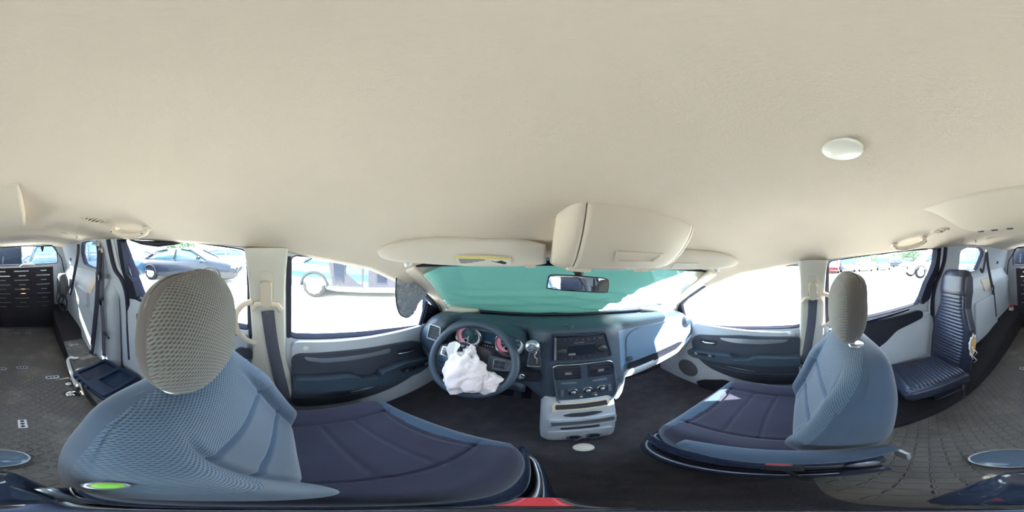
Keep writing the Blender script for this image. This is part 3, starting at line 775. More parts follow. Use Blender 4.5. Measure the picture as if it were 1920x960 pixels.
    # ---- side shields, base frame, rails
    for q, nm in ((1, 'side_shield'), (-1, 'side_shield')):
        rings = []
        for i in range(17):
            t = i/16; y = -.15+.50*t; h0 = .13+.05*sst(.8, 1, t); h1 = .235+.055*math.sin(PI*min(1, t*1.15))**.6 if t < .85 else .24; dd = .030*math.sin(PI*min(1, max(.0, t*.96+.02)))**.5+.004
            rings.append([T(q*.232, y, h0), T(q*(.236+dd*.8), y, h0+.01), T(q*(.236+dd), y, (h0+h1)/2), T(q*(.236+dd*.7), y, h1-.01), T(q*.232, y, h1)])
        sh = MB().rings(rings).build(nm, 'gloss_blue', R_)
        if q > 0:
            mb = MB(); mb.lathe([(.03, 0), (.03, .006), (.02, .010)], 24, Matrix.Translation(T(.262, -.10, .225)) @ Matrix.Rotation(-s*PI/2 if True else 0, 4, 'Y')); mb.build('recliner_disc', 'silver', sh)
    mb = MB()
    for q in (-1, 1): mb.box(T(q*.19, .12, .14), (.035, .44, .09)); mb.box(T(q*.19, .12, .04), (.05, .52, .03)); 
    mb.box(T(0, .30, .17), (.40, .04, .05)); mb.box(T(0, -.04, .17), (.40, .04, .05)); mb.box(T(0, .13, .21), (.42, .40, .03))
    for q in (-1, 1):
        for y in (-.10, .34): mb.box(T(q*.19, y, .015), (.06, .07, .03))
    mb.build('seat_frame', 'black_plastic', R_, bevel=.004)
    # lower front trim and chrome-edged track cover on the aisle side
    pts = [T(.245-.47*sst(0, 1, t)*0, 0, 0) for t in (0, 1)]
    pl = cat([tuple(T(u, y, z)) for u, y, z in ((.262, -.14, .105), (.275, .05, .10), (.272, .24, .105), (.240, .345, .115), (.12, .395, .125))], 8, closed=False)
    MB().tube(pl, .020, 10, flat=.7).build('track_cover', 'gloss_blue', R_)
    MB().tube([tuple(Vector(p)+Vector((-s*.004, .0, .020))) for p in pl[4:-4]], .0035, 8).build('track_edge', 'silver', R_)
    # pocket flap and tie strap at the foot of the backrest
    mb = MB(); mb.box(T(.205, -.215, .10), (.05, .012, .10)); mb.build('tie_strap', 'white_plastic', R_, bevel=.003)
    return R_, T
ds, TD = seat(-1, 'blue-grey cloth driver seat with large mesh-weave headrest, empty, beneath the steering wheel')
ps, TP = seat(1, 'blue-grey cloth front passenger seat with its armrest folded down')
# passenger armrest folded down, driver armrest stub raised beside the backrest
rings = []
for i in range(25):
    t = i/24; y = -.15+.345*t; r = .030*(math.sin(PI*min(1, t*.93+.035)))**.35
    rings.append([TP(.288+r*math.cos(a)*1.0, y, .445-.012*t+r*.75*math.sin(a)) for a in [2*PI*k/20 for k in range(20)]])
MB().rings(rings).build('armrest', 'fabric', ps)
rings = []
for i in range(25):
    t = i/24; r = .040*(math.sin(PI*min(1, t*.93+.035)))**.4; c = TD(.290, -.045-.055*t, .36+.25*t)
    rings.append([c+Vector((r*.7*math.cos(a), r*math.sin(a), r*.25*math.sin(a))) for a in [2*PI*k/20 for k in range(20)]])
ar = MB().rings(rings).build('armrest', 'gloss_blue', ds)
MB().tube([TD(.262, -.035, .40), TD(.262, -.06, .52), TD(.264, -.07, .58)], .004, 8).build('armrest_seam', 'silver', ar)
mb = MB(); mb.lathe([(.008, -.004), (.008, .004), (.005, .005)], 24, Matrix.Translation((-.158, -.068, .605)) @ Matrix.Rotation(-.5, 4, 'X')); mb.build('round_tag', 'green_disc', ds); tag(bpy.data.objects['round_tag'], 'lime green round tag')
mb = MB(); mb.lathe([(.012, -.006), (.012, .002), (.009, .003)], 24, Matrix.Translation((-.158, -.068, .603)) @ Matrix.Rotation(-.5, 4, 'X')); mb.build('tag_rim', 'silver', ds)
# seat belt buckles with red push buttons
for c, tilt, l in ((Vector((-.118, .035, .36)), .15, 'red-buttoned seat belt buckle standing beside the driver seat cushion'), (Vector((.098, .02, .33)), .1, 'red-buttoned seat belt buckle standing beside the passenger seat cushion')):
    b = empty('seat_belt_buckle', c); tag(b, l, 'buckle', 'front belt buckles')
    mb = MB(); mb.box(c, (.022, .056, .075), taper=.9); mb.build('buckle_body', 'black_plastic', b, bevel=.005)
    mb = MB(); mb.box(c+Vector((0, .006, .039)), (.013, .036, .010)); mb.build('release_button', 'red_plastic', b, bevel=.003)
    mb = MB(); mb.tube([c+Vector((0, 0, -.03)), c+Vector((.0, -.02, -.2)), c+Vector((0, -.03, -.28))], .009, 8, flat=.5); mb.build('buckle_stalk', 'black_plastic', b)

# ================================================================ dashboard
SPL = lambda z: .50+.2*z
dash = empty('dashboard', (0, .80, .35)); tag(dash, 'dark blue-grey dashboard running the full width under the windshield', 'dashboard')
# x, y2,z2 (front lip of the top), y3,z3 (middle of the face), y4,z4 (lower lip)
DT = [(-.80, .77, .620, .70, .56, .70, .47), (-.72, .71, .675, .665, .59, .68, .45), (-.66, .685, .703, .645, .60, .665, .43), (-.585, .70, .715, .665, .60, .64, .42), (-.56, .775, .715, .765, .60, .62, .46),
      (-.38, .785, .722, .765, .60, .60, .46), (-.20, .775, .722, .755, .60, .60, .45), (-.175, .70, .728, .655, .62, .60, .43), (-.125, .662, .748, .628, .58, .585, .36), (-.10, .652, .750, .626, .60, .560, .31),
      (.15, .650, .750, .625, .60, .560, .31), (.19, .662, .742, .635, .57, .585, .36), (.235, .690, .735, .660, .58, .645, .43), (.45, .695, .728, .662, .58, .660, .445), (.62, .690, .712, .655, .58, .665, .465), (.72, .705, .690, .66, .58, .68, .48), (.80, .75, .63, .70, .57, .70, .50)]
rings = []
for i in range(101):
    x = -.80+1.6*i/100
    y2, z2, y3, z3, y4, z4 = lerp_tab(DT, x); e = abs(x/.7); yb = .975-.085*e*e; zb = .703-.02*e*e-.05*sst(.70, .80, abs(x))
    pts = [(yb, zb-.05), (yb, zb), (yb-.05, zb+.008), ((yb+y2)/2, (zb+z2)/2+.014), (y2+.03, z2+.003), (y2+.006, z2-.006), (y2-.004, z2-.025), (y2*.6+y3*.4, z2*.6+z3*.4), (y3, z3), ((y3+y4)/2, (z3+z4)/2), (y4, z4+.02), (y4+.012, z4), (y4+.06, z4-.01), (yb, z4-.01)]
    rings.append([Vector((x, y, z)) for y, z in pts])
me = MB().rings(rings).mesh(); body = link('dash_body', me, ['dash_dark', 'glove_face'], dash, sub=1)
for p in me.polygons:
    c = p.center
    if c.x > .21 and .50 < c.z < .70 and c.y < .70: p.material_index = 1
# defroster slot strip
mb = MB(); mb.tube([(x, .935-.06*(x/.7)**2, .724-.014*(x/.7)**2) for x in [-.55+i*.055 for i in range(21)]], .007, 8, flat=.6); mb.build('defroster_grille', 'black_plastic', dash)
# lower skirt: pale on the passenger side
rings = []
for i in range(31):
    x = .165+.625*i/30; y2, z2, y3, z3, y4, z4 = lerp_tab(DT, x); dz = .05+.03*sst(.165, .3, x)
    rings.append([Vector((x, y4-.006, z4+.028)), Vector((x, y4-.010, z4+.010)), Vector((x, y4+.01, z4-dz*.5)), Vector((x, y4+.06, z4-dz)), Vector((x, y4+.2, z4-dz)), Vector((x, y4+.2, z4+.02))])
MB().rings(rings).build('lower_skirt', 'grey_trim', dash)
rings = []
for i in range(21):
    x = -.79+.60*i/20; y2, z2, y3, z3, y4, z4 = lerp_tab(DT, x); dz = .12
    rings.append([Vector((x, y4+.005, z4+.01)), Vector((x, y4+.02, z4-dz*.5)), Vector((x, y4+.07, z4-dz)), Vector((x, y4+.2, z4-dz)), Vector((x, y4+.2, z4+.02))])
MB().rings(rings).build('knee_panel', 'dash_dark', dash)
PF = lambda x, z, off: (x, SPL(z)-off, z+.2*off)
# radio surround + hvac bezel
sheet('radio_surround', rp([(-.100, .605), (.155, .605), (.132, .735), (-.100, .735)], .012), [rp([(-.090, .613), (.147, .613), (.126, .727), (-.090, .727)], .010)], PF, 0, .012, 'gloss_blue', dash, grid=0, bevel=.002)
ra = empty('car_radio', (.02, .63, .61)); tag(ra, 'dark car radio with two round knobs at the top of the center stack', 'radio')
sheet('radio_face', rp([(-.078, .615), (.137, .612), (.120, .720), (-.078, .722)], .006), [], PF, -.01, .012, 'black_plastic', ra, grid=0, bevel=.002)
sheet('side_bar', [(-.082, .613), (-.074, .613), (-.076, .723), (-.082, .723)], [], PF, 0, .015, 'silver', ra, grid=0)
sheet('display', rp([(-.030, .634), (.082, .634), (.082, .680), (-.030, .680)], .004), [], PF, .011, .0135, 'screen', ra, grid=0)
sheet('disc_slot', rp([(-.045, .686), (.085, .686), (.085, .690), (-.045, .690)], .001), [], PF, .011, .0135, 'ink', ra, grid=0)
sheet('display_segment', rp([(-.028, .636), (.0, .636), (.0, .646), (-.028, .646)], .002), [], PF, .013, .0142, 'silver', ra, grid=0)
for x, z in ((-.054, .657), (.107, .657)):
    M = frame(Vector(PF(x, z, .011)), (1, 0, 0), (0, .2, 1))
    k = MB().lathe([(.019, 0), (.019, .012), (.016, .015)], 28, M).build('volume_knob', 'black_plastic', ra); MB().lathe([(.0195, .002), (.0195, .008)], 28, M, caps=False).build('knob_ring', 'chrome', k)
for i in range(7):
    sheet('radio_button', rp([(-.052+i*.024, .704), (-.034+i*.024, .704), (-.034+i*.024, .714), (-.052+i*.024, .714)], .002), [], PF, .011, .015, 'gloss_blue', ra, grid=0)
    text('button_text', ('AM', 'FM', 'SAT', 'CD', 'AUX', 'SET', 'INFO')[i], .006, frame(PF(-.043+i*.024, .709, .0152), (1, 0, 0), (0, .2, 1)), 'silver', ra)
for i in range(6):
    text('button_text', str(i+1), .008, frame(PF(-.040+i*.024, .622, .0125), (1, 0, 0), (0, .2, 1)), 'silver', ra)
text('radio_text', 'MEDIA CENTER', .006, frame(PF(.015, .695, .0125), (1, 0, 0), (0, .2, 1)), 'silver', ra)
# hvac cluster
HO = rp([(-.093, .590), (.158, .588), (.168, .40), (.130, .322), (-.030, .320), (-.068, .36)], .035)
hv = empty('climate_panel', (.04, .56, .32)); tag(hv, 'chrome-framed climate control panel with two air vents below the radio', 'climate panel')
sheet('panel_face', HO, [], PF, -.012, .006, 'dash_dark', hv, grid=0, bevel=.002)
sheet('chrome_frame', HO, [offset(HO, -.008)], PF, .0, .014, 'chrome', hv, grid=0, bevel=.003)
for x0, x1, m_ in ((-.078, .022, 0), (.052, .146, 1)):
    po = rp([(x0, .505), (x1, .505), (x1-.002, .578), (x0, .580)], .008)
    v = sheet('air_vent', po, [offset(po, -.004)], PF, .005, .013, 'gloss_blue', hv, grid=0, bevel=.001)
    sheet('vent_well', offset(po, -.003), [], PF, .004, .0075, 'ink', v, grid=0)
    for i in range(6):
        z = .513+i*.0115; sheet('vent_slat', [(x0+.004, z), (x1-.004, z), (x1-.004, z+.0055), (x0+.004, z+.0055)], [], PF, .008, .012, 'black_plastic', v, grid=0)
    xm = (x0+x1)/2
    sheet('vent_tab', rp([(xm-.012, .536), (xm+.012, .536), (xm+.012, .548), (xm-.012, .548)], .002), [], PF, .011, .018, 'silver', v, grid=0, bevel=.001)
for x, z, r in ((-.010, .428, .0185), (.045, .430, .0185), (.100, .430, .0185), (.017, .396, .013), (.072, .397, .013)):
    M = frame(Vector(PF(x, z, .006)), (1, 0, 0), (0, .2, 1))
    k = MB().lathe([(r, 0), (r, .010), (r*.85, .014)], 28, M).build('climate_knob', 'black_plastic', hv); MB().lathe([(r*1.06, 0), (r*1.06, .007), (r*.9, .009)], 28, M, caps=False).build('knob_ring', 'chrome', k)
    MB().lathe([(r*.5, .0135), (r*.5, .0155)], 20, M).build('knob_mark', 'silver', k)
for x0 in (-.055, .065):
    sheet('vent_slider', rp([(x0, .478), (x0+.06, .478), (x0+.06, .486), (x0, .486)], .003), [], PF, .005, .009, 'silver', hv, grid=0)
for x in (-.048, .134):
    for z in (.405, .42, .435): sheet('mode_button', rp([(x-.006, z-.005), (x+.006, z-.005), (x+.006, z+.005), (x-.006, z+.005)], .002), [], PF, .005, .009, 'silver', hv, grid=0)
sheet('switch_row', rp([(-.025, .338), (.125, .338), (.125, .352), (-.025, .352)], .004), [], PF, .005, .010, 'black_plastic', hv, grid=0)
sheet('hazard_switch', rp([(.040, .340), (.060, .340), (.060, .350), (.040, .350)], .002), [], PF, .009, .0125, 'red_plastic', hv, grid=0)
for x in (-.01, .0155, .085, .105): sheet('rocker_switch', rp([(x-.006, .341), (x+.006, .341), (x+.006, .349), (x-.006, .349)], .002), [], PF, .009, .0125, 'silver', hv, grid=0)
# stack side contours
for xs in ([(-.105, .74), (-.112, .60), (-.106, .46), (-.085, .36)], [(.150, .725), (.182, .62), (.186, .45), (.165, .36)]):
    pass
# sensor disc on top
M = frame(Vector((-.02, .70, .747)), (1, 0, 0), (0, 1, .0)); MB().lathe([(.024, 0), (.024, .004), (.012, .006)], 24, M).build('light_sensor', 'gloss_blue', dash)
# console below: pale stand with slots, drawer and cup rings
co = empty('center_console', (.02, .52, 0)); tag(co, 'pale grey floor console with drawer and cup holders under the climate panel', 'console')
def cbox(z): return lerp_tab([(0, -.100, .135, .505), (.03, -.112, .140, .503), (.12, -.118, .146, .512), (.25, -.120, .150, .525), (.33, -.122, .150, .55), (.40, -.12, .145, .58)], z)
rings = []
for i in range(25):
    z = .4*i/24; x0, x1, yf = cbox(z); q = rp([(x0, .72), (x0, yf), (x1, yf), (x1, .72)], .03, 6)
    rings.append([Vector((a, b, z)) for a, b in q])
MB().rings(rings).build('console_body', 'grey_trim', co)
CF = lambda x, z, off: (x, cbox(z)[2]-off, z)
sheet('upper_slot', rp([(-.073, .318), (.115, .318), (.113, .352), (-.073, .352)], .006), [], CF, -.004, .003, 'ink', co, grid=.02)
sheet('slot_rim', rp([(-.083, .308), (.125, .308), (.123, .36), (-.083, .36)], .01), [rp([(-.073, .318), (.115, .318), (.113, .352), (-.073, .352)], .006)], CF, -.003, .007, 'beige_plastic', co, grid=0)
sheet('tray_mouth', rp([(-.05, .275), (-.02, .264), (.02, .26), (.06, .264), (.095, .275), (.06, .287), (-.02, .287)], .01), [], CF, -.003, .004, 'ink', co, grid=.02)
dr = sheet('drawer', rp([(-.092, .178), (.136, .178), (.138, .252), (-.094, .252)], .01), [], CF, 0, .012, 'grey_trim', co, grid=.03, bevel=.003)
sheet('drawer_inlay', rp([(-.084, .200), (.128, .200), (.130, .236), (-.086, .236)], .004), [], CF, .011, .014, 'silver', dr, grid=.03)
sheet('lower_slot', rp([(-.052, .140), (.078, .140), (.078, .160), (-.052, .160)], .004), [], CF, -.003, .003, 'ink', co, grid=.02)
fl = sheet('lower_tray', rp([(-.090, .030), (.120, .030), (.128, .125), (-.094, .125)], .02), [], CF, 0, .010, 'grey_trim', co, grid=.03, bevel=.004)
for x in (-.012, .050):
    MB().tube([(x+.021*math.cos(a), .478+.014*math.sin(a), .078+.006*math.cos(a)*0) for a in [2*PI*i/24 for i in range(24)]], .005, 8, closed=True).build('cup_ring', 'gloss_blue', fl)
    mb = MB(); mb.lathe([(.012, 0), (.020, .03)], 20, Matrix.Translation((x, .482, .04))); mb.build('cup_socket', 'black_plastic', fl)
# round pale floor cap in front of the console
M = Matrix.Translation((.008, .436, 0)); o = MB().lathe([(.031, 0), (.031, .004), (.027, .007), (.001, .007)], 32, M).build('floor_disc', 'lamp_clear'); tag(o, 'small round cream disc lying on the black carpet before the console', 'disc')

# shifter
sh = empty('gear_shifter', (-.155, .62, .60)); tag(sh, 'chrome-topped gear lever in a silver-rimmed slot beside the radio', 'gear shifter')
SF = lambda x, z, off: (x, .612+.12*(z-.6)-off, z)
so = rp([(-.188, .578), (-.126, .578), (-.138, .695), (-.176, .690)], .015)
sheet('slot_rim', so, [offset(so, -.007)], SF, -.03, .008, 'chrome', sh, grid=0, bevel=.002)
sheet('slot_plate', offset(so, -.006), [], SF, -.03, .002, 'ink', sh, grid=0)
MB().tube([SF(-.150, .672, .0), SF(-.149, .65, .002), SF(-.156, .645, .002), SF(-.155, .628, .002), SF(-.146, .622, .002), SF(-.146, .598, .002)], .003, 8).build('gate_track', 'silver', sh)
M = frame(Vector((-.165, .585, .708)), (1, 0, 0), (0, .3, 1))
kb = MB().lathe([(.010, -.04), (.016, -.018), (.024, -.006), (.027, .004), (.026, .012), (.020, .018), (.013, .020)], 32, M).build('shift_knob', 'silver', sh)
MB().lathe([(.019, .0175), (.019, .0205), (.015, .0205)], 28, M).build('knob_cap', 'chrome', kb)
for i in range(6):
    a = 2*PI*i/6; mb = MB(); mb.box(M @ Vector((.0105*math.cos(a), .0105*math.sin(a), .021)), (.005, .003, .003)); mb.build('cap_notch', 'ink', kb)
# ignition ring on the dash right of the column
M = frame(Vector((-.205, .600, .520)), (1, 0, 0), (0, .1, 1)); ig = MB().lathe([(.018, 0), (.018, .008), (.012, .010), (.012, .004)], 28, M).build('ignition_ring', 'chrome', dash); mb = MB(); mb.box(M @ Vector((0, 0, .012)), (.005, .012, .022)); mb.build('ignition_slot', 'silver', ig)
sheet('ignition_plate', rp([(-.235, .485), (-.130, .485), (-.130, .545), (-.235, .545)], .01), [], lambda x, z, off: (x, .603+.02*(z-.5)-off, z), -.02, .004, 'black_plastic', dash, grid=0)

# glove box door and the recess under it
GF = lambda x, z, off: (x, lerp_tab(DT, x)[2]+(lerp_tab(DT, x)[0]-.004-lerp_tab(DT, x)[2])*max(0, (z-.58)/.13)*.9+(lerp_tab(DT, x)[4]-lerp_tab(DT, x)[2])*max(0, (.58-z)/.14)*.9-off, z)
gd = rp([(.245, .515), (.285, .510), (.64, .540), (.64, .700), (.30, .700), (.250, .665)], .03)
g = sheet('glove_door', gd, [], GF, -.004, .005, 'glove_face', dash, grid=.02, bevel=.0015)
sheet('glove_latch', rp([(.248, .520), (.278, .518), (.278, .545), (.248, .55)], .006), [], GF, .004, .008, 'dash_dark', g, grid=0, bevel=.001)
sheet('open_tray', rp([(.252, .465), (.30, .452), (.58, .480), (.64, .515), (.60, .526), (.26, .500)], .012), [], GF, -.002, .007, 'black_plastic', dash, grid=.02)
# air vents at the two ends
def endvent(x, y, z, n_, grp, nm):
    M = frame(Vector((x, y, z)), (1, 0, 0), (0, .2, 1)) if True else None
    po = rp([(-.042, -.045), (.042, -.045), (.036, .045), (-.036, .045)], .012)
    f = lambda a, b, off: M @ Vector((a, b, off))
    v = sheet('air_vent', po, [offset(po, -.007)], f, -.05, .010, 'silver', dash, grid=0, bevel=.002)
    sheet('vent_well', offset(po, -.005), [], f, -.05, .002, 'ink', v, grid=0)
    for i in range(5): sheet('vent_slat', [(-.031, -.034+i*.0145), (.031, -.034+i*.0145), (.031, -.028+i*.0145), (-.031, -.028+i*.0145)], [], f, .001, .007, 'dash_dark', v, grid=0)
endvent(-.625, .640, .640, 0, 0, 0)
M = frame(Vector((.715, .640, .668)), (1, .35, 0), (0, .3, 1))
po = [(.042*math.cos(a), .034*math.sin(a)) for a in [2*PI*i/28 for i in range(28)]]; f = lambda a, b, off: M @ Vector((a, b, off))
v = sheet('air_vent', po, [offset(po, -.007)], f, -.03, .010, 'grey_trim', dash, grid=0, bevel=.002); sheet('vent_well', offset(po, -.005), [], f, -.03, .002, 'ink', v, grid=0)
for i in range(5):
    b = -.022+i*.0105; hw_ = .034*math.sqrt(1-(b/.034)**2)*.9; sheet('vent_slat', [(-hw_, b), (hw_, b), (hw_, b+.004), (-hw_, b+.004)], [], f, .001, .007, 'grey_trim', v, grid=0)
# pale cap at the passenger end of the dash and pale corner covers under the glass
for s in (-1, 1):
    mb = MB(); rings = []
    for i in range(13):
        t = i/12; x = s*(.50+.20*t); e = abs(x/.7); y = .955-.085*e*e
        rings.append([Vector((x, y+.01, .70-.02*e*e)), Vector((x, y-.035*sst(0, .5, t)-.004, .715-.02*e*e)), Vector((x, y-.02, .733-.02*e*e+.01*t)), Vector((x, y+.01, .735-.02*e*e+.015*t))])
    mb.rings(rings).build('corner_cover', 'beige_plastic', dash)

# instrument cluster
ic = empty('instrument_cluster', (-.375, .72, .55)); tag(ic, 'instrument cluster with two chrome-ringed round dials behind the steering wheel', 'instrument cluster')
prof = cat([(-.580, .575), (-.578, .64), (-.552, .692), (-.48, .712), (-.375, .716), (-.275, .710), (-.208, .685), (-.188, .63), (-.188, .575)], 6, closed=False)
rings = []
for (y, g_, dz) in ((.80, .0, .0), (.70, .006, .004), (.660, .004, .0), (.655, .0, -.004), (.668, -.012, -.012), (.77, -.014, -.014)):
    r = []
    for a, b in prof:
        c = Vector((a+.375, b-.58)); n_ = c.normalized(); q = c+n_*g_; r.append(Vector((q.x-.375, y-.03*sst(.64, .58, b)*(y < .70)*-1, q.y+.58+dz*0)))
    rings.append(r)
MB().rings(rings, caps=False, closed=False).build('hood', 'dash_dark', ic)
IF = lambda x, z, off: (x, .735-off+.12*(z-.62), z)
sheet('backplate', rp([(-.58, .53), (-.185, .53), (-.19, .69), (-.28, .712), (-.47, .712), (-.57, .69)], .03), [], IF, -.01, .0, 'black_plastic', ic, grid=0)
sheet('center_screen', rp([(-.415, .60), (-.345, .60), (-.338, .685), (-.422, .685)], .01), [], IF, 0, .003, 'screen_blue', ic, grid=0)
for i in range(6):
    sheet('warning_light', [(-.405+i*.012+.003*math.cos(a), .585+.003*math.sin(a)) for a in [2*PI*k/8 for k in range(8)]], [], IF, 0, .003, 'red_plastic' if i == 0 else 'gauge_white', ic, grid=0)
text('gear_letters', 'PRNDL', .012, frame(IF(-.38, .607, .0035), (1, 0, 0), (0, .12, 1)), 'gauge_white', ic)
for cx_, cz_, nums, ang in ((-.480, .625, ['0', '1', '2', '3', '4', '5', '6', '7'], -100), (-.275, .622, ['0', '20', '40', '60', '80', '100', '120', '140'], 190)):
    M = frame(Vector(IF(cx_, cz_, .002)), (1, 0, 0), (0, .12, 1)); G = ic
    dl = MB().lathe([(.072, 0), (.074, .018), (.070, .026), (.066, .024), (.064, .004)], 48, M, caps=False).build('dial', 'chrome', ic)
    MB().lathe([(.064, 0), (.064, .003)], 48, M).build('dial_face', 'gauge_face', dl)
    f = lambda a, b, off, M=M: M @ Vector((a, b, off))
    def arc(a0, a1, r0, r1): return [(r1*math.cos(math.radians(a0+(a1-a0)*i/24)), r1*math.sin(math.radians(a0+(a1-a0)*i/24))) for i in range(25)]+[(r0*math.cos(math.radians(a1+(a0-a1)*i/24)), r0*math.sin(math.radians(a1+(a0-a1)*i/24))) for i in range(25)]
    sheet('pink_band', arc(120, 262, .044, .062), [], f, .003, .004, 'gauge_pink', dl, grid=0)
    sheet('white_band', arc(-60, 119, .050, .062), [], f, .003, .004, 'gauge_white', dl, grid=0)
    for i, nn in enumerate(nums):
        a = math.radians(225-i*270/7); text('dial_number', nn, .010, M @ Matrix.Translation((.040*math.cos(a), .040*math.sin(a), .0045)), 'gauge_white', dl)
    MB().tube([M @ Vector((0, 0, .008)), M @ Vector((.046*math.cos(math.radians(ang)), .046*math.sin(math.radians(ang)), .008))], [.0035, .0015], 8).build('needle', 'gauge_white' if ang < 0 else 'red_plastic', dl)
    MB().lathe([(.014, .003), (.014, .005)], 24, M @ Matrix.Translation((-.012, -.030, 0))).build('small_gauge', 'gauge_white', dl)
    MB().lathe([(.011, .004), (.011, .006)], 24, M @ Matrix.Translation((-.012, -.030, 0))).build('small_gauge_face', 'screen', dl)

# steering wheel
TW = math.radians(30); wc = Vector((-.392, .565, .598)); Rw = .172
WM = frame(wc, (1, 0, 0), (0, math.sin(TW), math.cos(TW)))       # local z points back at the driver
sw = empty('steering_wheel', wc); tag(sw, 'dark blue-grey steering wheel with its airbag burst open', 'steering wheel')
MB(WM).tube([(Rw*math.cos(a), Rw*math.sin(a), 0) for a in [2*PI*i/96 for i in range(96)]], .0165, 18, closed=True).build('rim', 'dash_dark', sw)
WFn = lambda a, b, off: WM @ Vector((a, b, off))
hub = cat([(-.075, .045), (-.05, .066), (0, .070), (.05, .066), (.075, .045), (.078, -.01), (.055, -.06), (0, -.078), (-.055, -.06), (-.078, -.01)], 6)
sheet('hub', hub, [], WFn, -.05, -.005, 'black_plastic', sw, grid=.03, bevel=.008)
for q in (-1, 1):
    po = rp([(q*.065, .040), (q*.165, .028), (q*.165, -.020), (q*.070, -.030)], .012)
    sp = sheet('spoke', po, [], WFn, -.022, -.002, 'dash_dark', sw, grid=0, bevel=.006)
    fr = rp([(q*.088, .028), (q*.138, .026), (q*.136, -.016), (q*.090, -.018)], .006)
    pd = sheet('button_frame', fr, [offset(fr, -.003)], WFn, -.003, .003, 'chrome', sp, grid=0)
    for bx, by in ((.094, .006), (.115, .006), (.094, -.012), (.115, -.012)):
        sheet('wheel_button', rp([(q*bx, by), (q*(bx+.018), by), (q*(bx+.018), by+.014), (q*bx, by+.014)], .003), [], WFn, -.003, .002, 'gloss_blue', sp, grid=0, bevel=.001)
    mb = MB(WM); mb.tube([(q*.035, -.06, -.03), (q*.052, -.11, -.02), (q*.062, -.158, -.004)], [.022, .017, .014], 12, flat=.5); mb.build('lower_spoke', 'dash_dark', sw)
MB(WM).tube([(0, 0, -.03), (0, .0, -.12), (0, -.0, -.20)], [.045, .05, .055], 20).build('column', 'black_plastic', sw)
# stalks
mb = MB(WM); mb.tube([(-.04, .01, -.07), (-.12, .02, -.07), (-.165, .03, -.065)], [.008, .009, .011], 12); mb.build('stalk', 'black_plastic', sw)
# emblem plate at the top of the torn cover
em = cat([(-.030, .022), (0, .030), (.030, .022), (.026, -.006), (0, -.028), (-.026, -.006)], 5)
fe = lambda a, b, off: WM @ Vector((a-.035, b+.047, off+.004))
e = sheet('emblem', em, [], fe, 0, .004, 'gloss_blue', sw, grid=0, bevel=.001); sheet('emblem_rim', em, [offset(em, -.003)], fe, .003, .006, 'chrome', e, grid=0)
for po in ([(-.018, .014), (-.003, .014), (-.008, .002), (-.020, .004)], [(.018, .014), (.003, .014), (.008, .002), (.020, .004)], [(-.008, -.003), (.008, -.003), (.003, -.018), (-.003, -.018)]): sheet('emblem_bar', po, [], fe, .003, .006, 'silver', e, grid=0)
# torn cover flaps
mb = sheet('torn_flap', rp([(-.098, .055), (-.075, .072), (-.045, .062), (-.058, .035), (-.062, .0), (-.075, -.055), (-.088, -.06), (-.092, -.01), (-.105, .02)], .008), [], lambda a, b, off: WM @ Vector((a+.005, b, off+.018+.25*abs(a+.07)+.02*math.sin(20*b))), 0, .004, 'white_plastic', sw, grid=.012)
# burst airbag: crumpled cloth hanging out of the hub
def crumple(name, c, rad, seed, m, parent, squash=(1, 1, 1), amp=.30):
    bm = bmesh.new(); bmesh.ops.create_icosphere(bm, subdivisions=5, radius=1); me = bpy.data.meshes.new(name)
    for v in bm.verts:
        d = v.co.normalized(); q = d*1.7+Vector((seed, 0, 0))
        r = 1+amp*noise.noise(q)+amp*.75*(1-abs(noise.noise(q*1.5+Vector((3, 1, 2))))*2.2)*.5-amp*.35*abs(noise.noise(q*2.3))
        # gathered folds running to the neck
        a = math.atan2(d.x, -d.z+.001); r += .07*math.sin(6*a+4*noise.noise(q*1.2))*max(0, .4+d.y)
        v.co = WM @ (Vector(c)+Vector((d.x*rad[0]*r, d.y*rad[1]*r, d.z*rad[2]*r)))
    bm.to_mesh(me); bm.free(); return link(name, me, m, parent)
bag = crumple('airbag', (.004, -.068, .035), (.076, .092, .045), 1.3, 'airbag', sw, amp=.26)
crumple('airbag_fold', (.078, -.082, .015), (.048, .055, .03), 5.1, 'airbag', bag, amp=.4)
crumple('airbag_neck', (-.002, .032, .020), (.022, .034, .020), 8.2, 'airbag', bag, amp=.35)
crumple('airbag_lip', (-.045, -.005, .015), (.036, .022, .02), 9.7, 'airbag', bag, amp=.4)
# pedals
for x, y, wd, nm in ((-.30, .82, .09, 'brake'), (-.19, .84, .05, 'gas')):
    p = empty(nm+'_pedal', (x, y+.06, .12)); tag(p, 'wide black brake pedal hanging in the driver footwell' if nm == 'brake' else 'narrow black accelerator pedal hanging by the console', 'pedal')
    R = Matrix.Rotation(math.radians(-35), 3, 'X'); mb = MB(); mb.box((x, y, .15), (wd, .015, .07 if nm == 'brake' else .12), R); mb.build('pedal_pad', 'rubber', p, bevel=.004)
    MB().tube([(x, y+.012, .15), (x, y+.10, .22), (x, y+.11, .33), (x, y+.06, .47)], .009, 8).build('pedal_arm', 'silver', p)

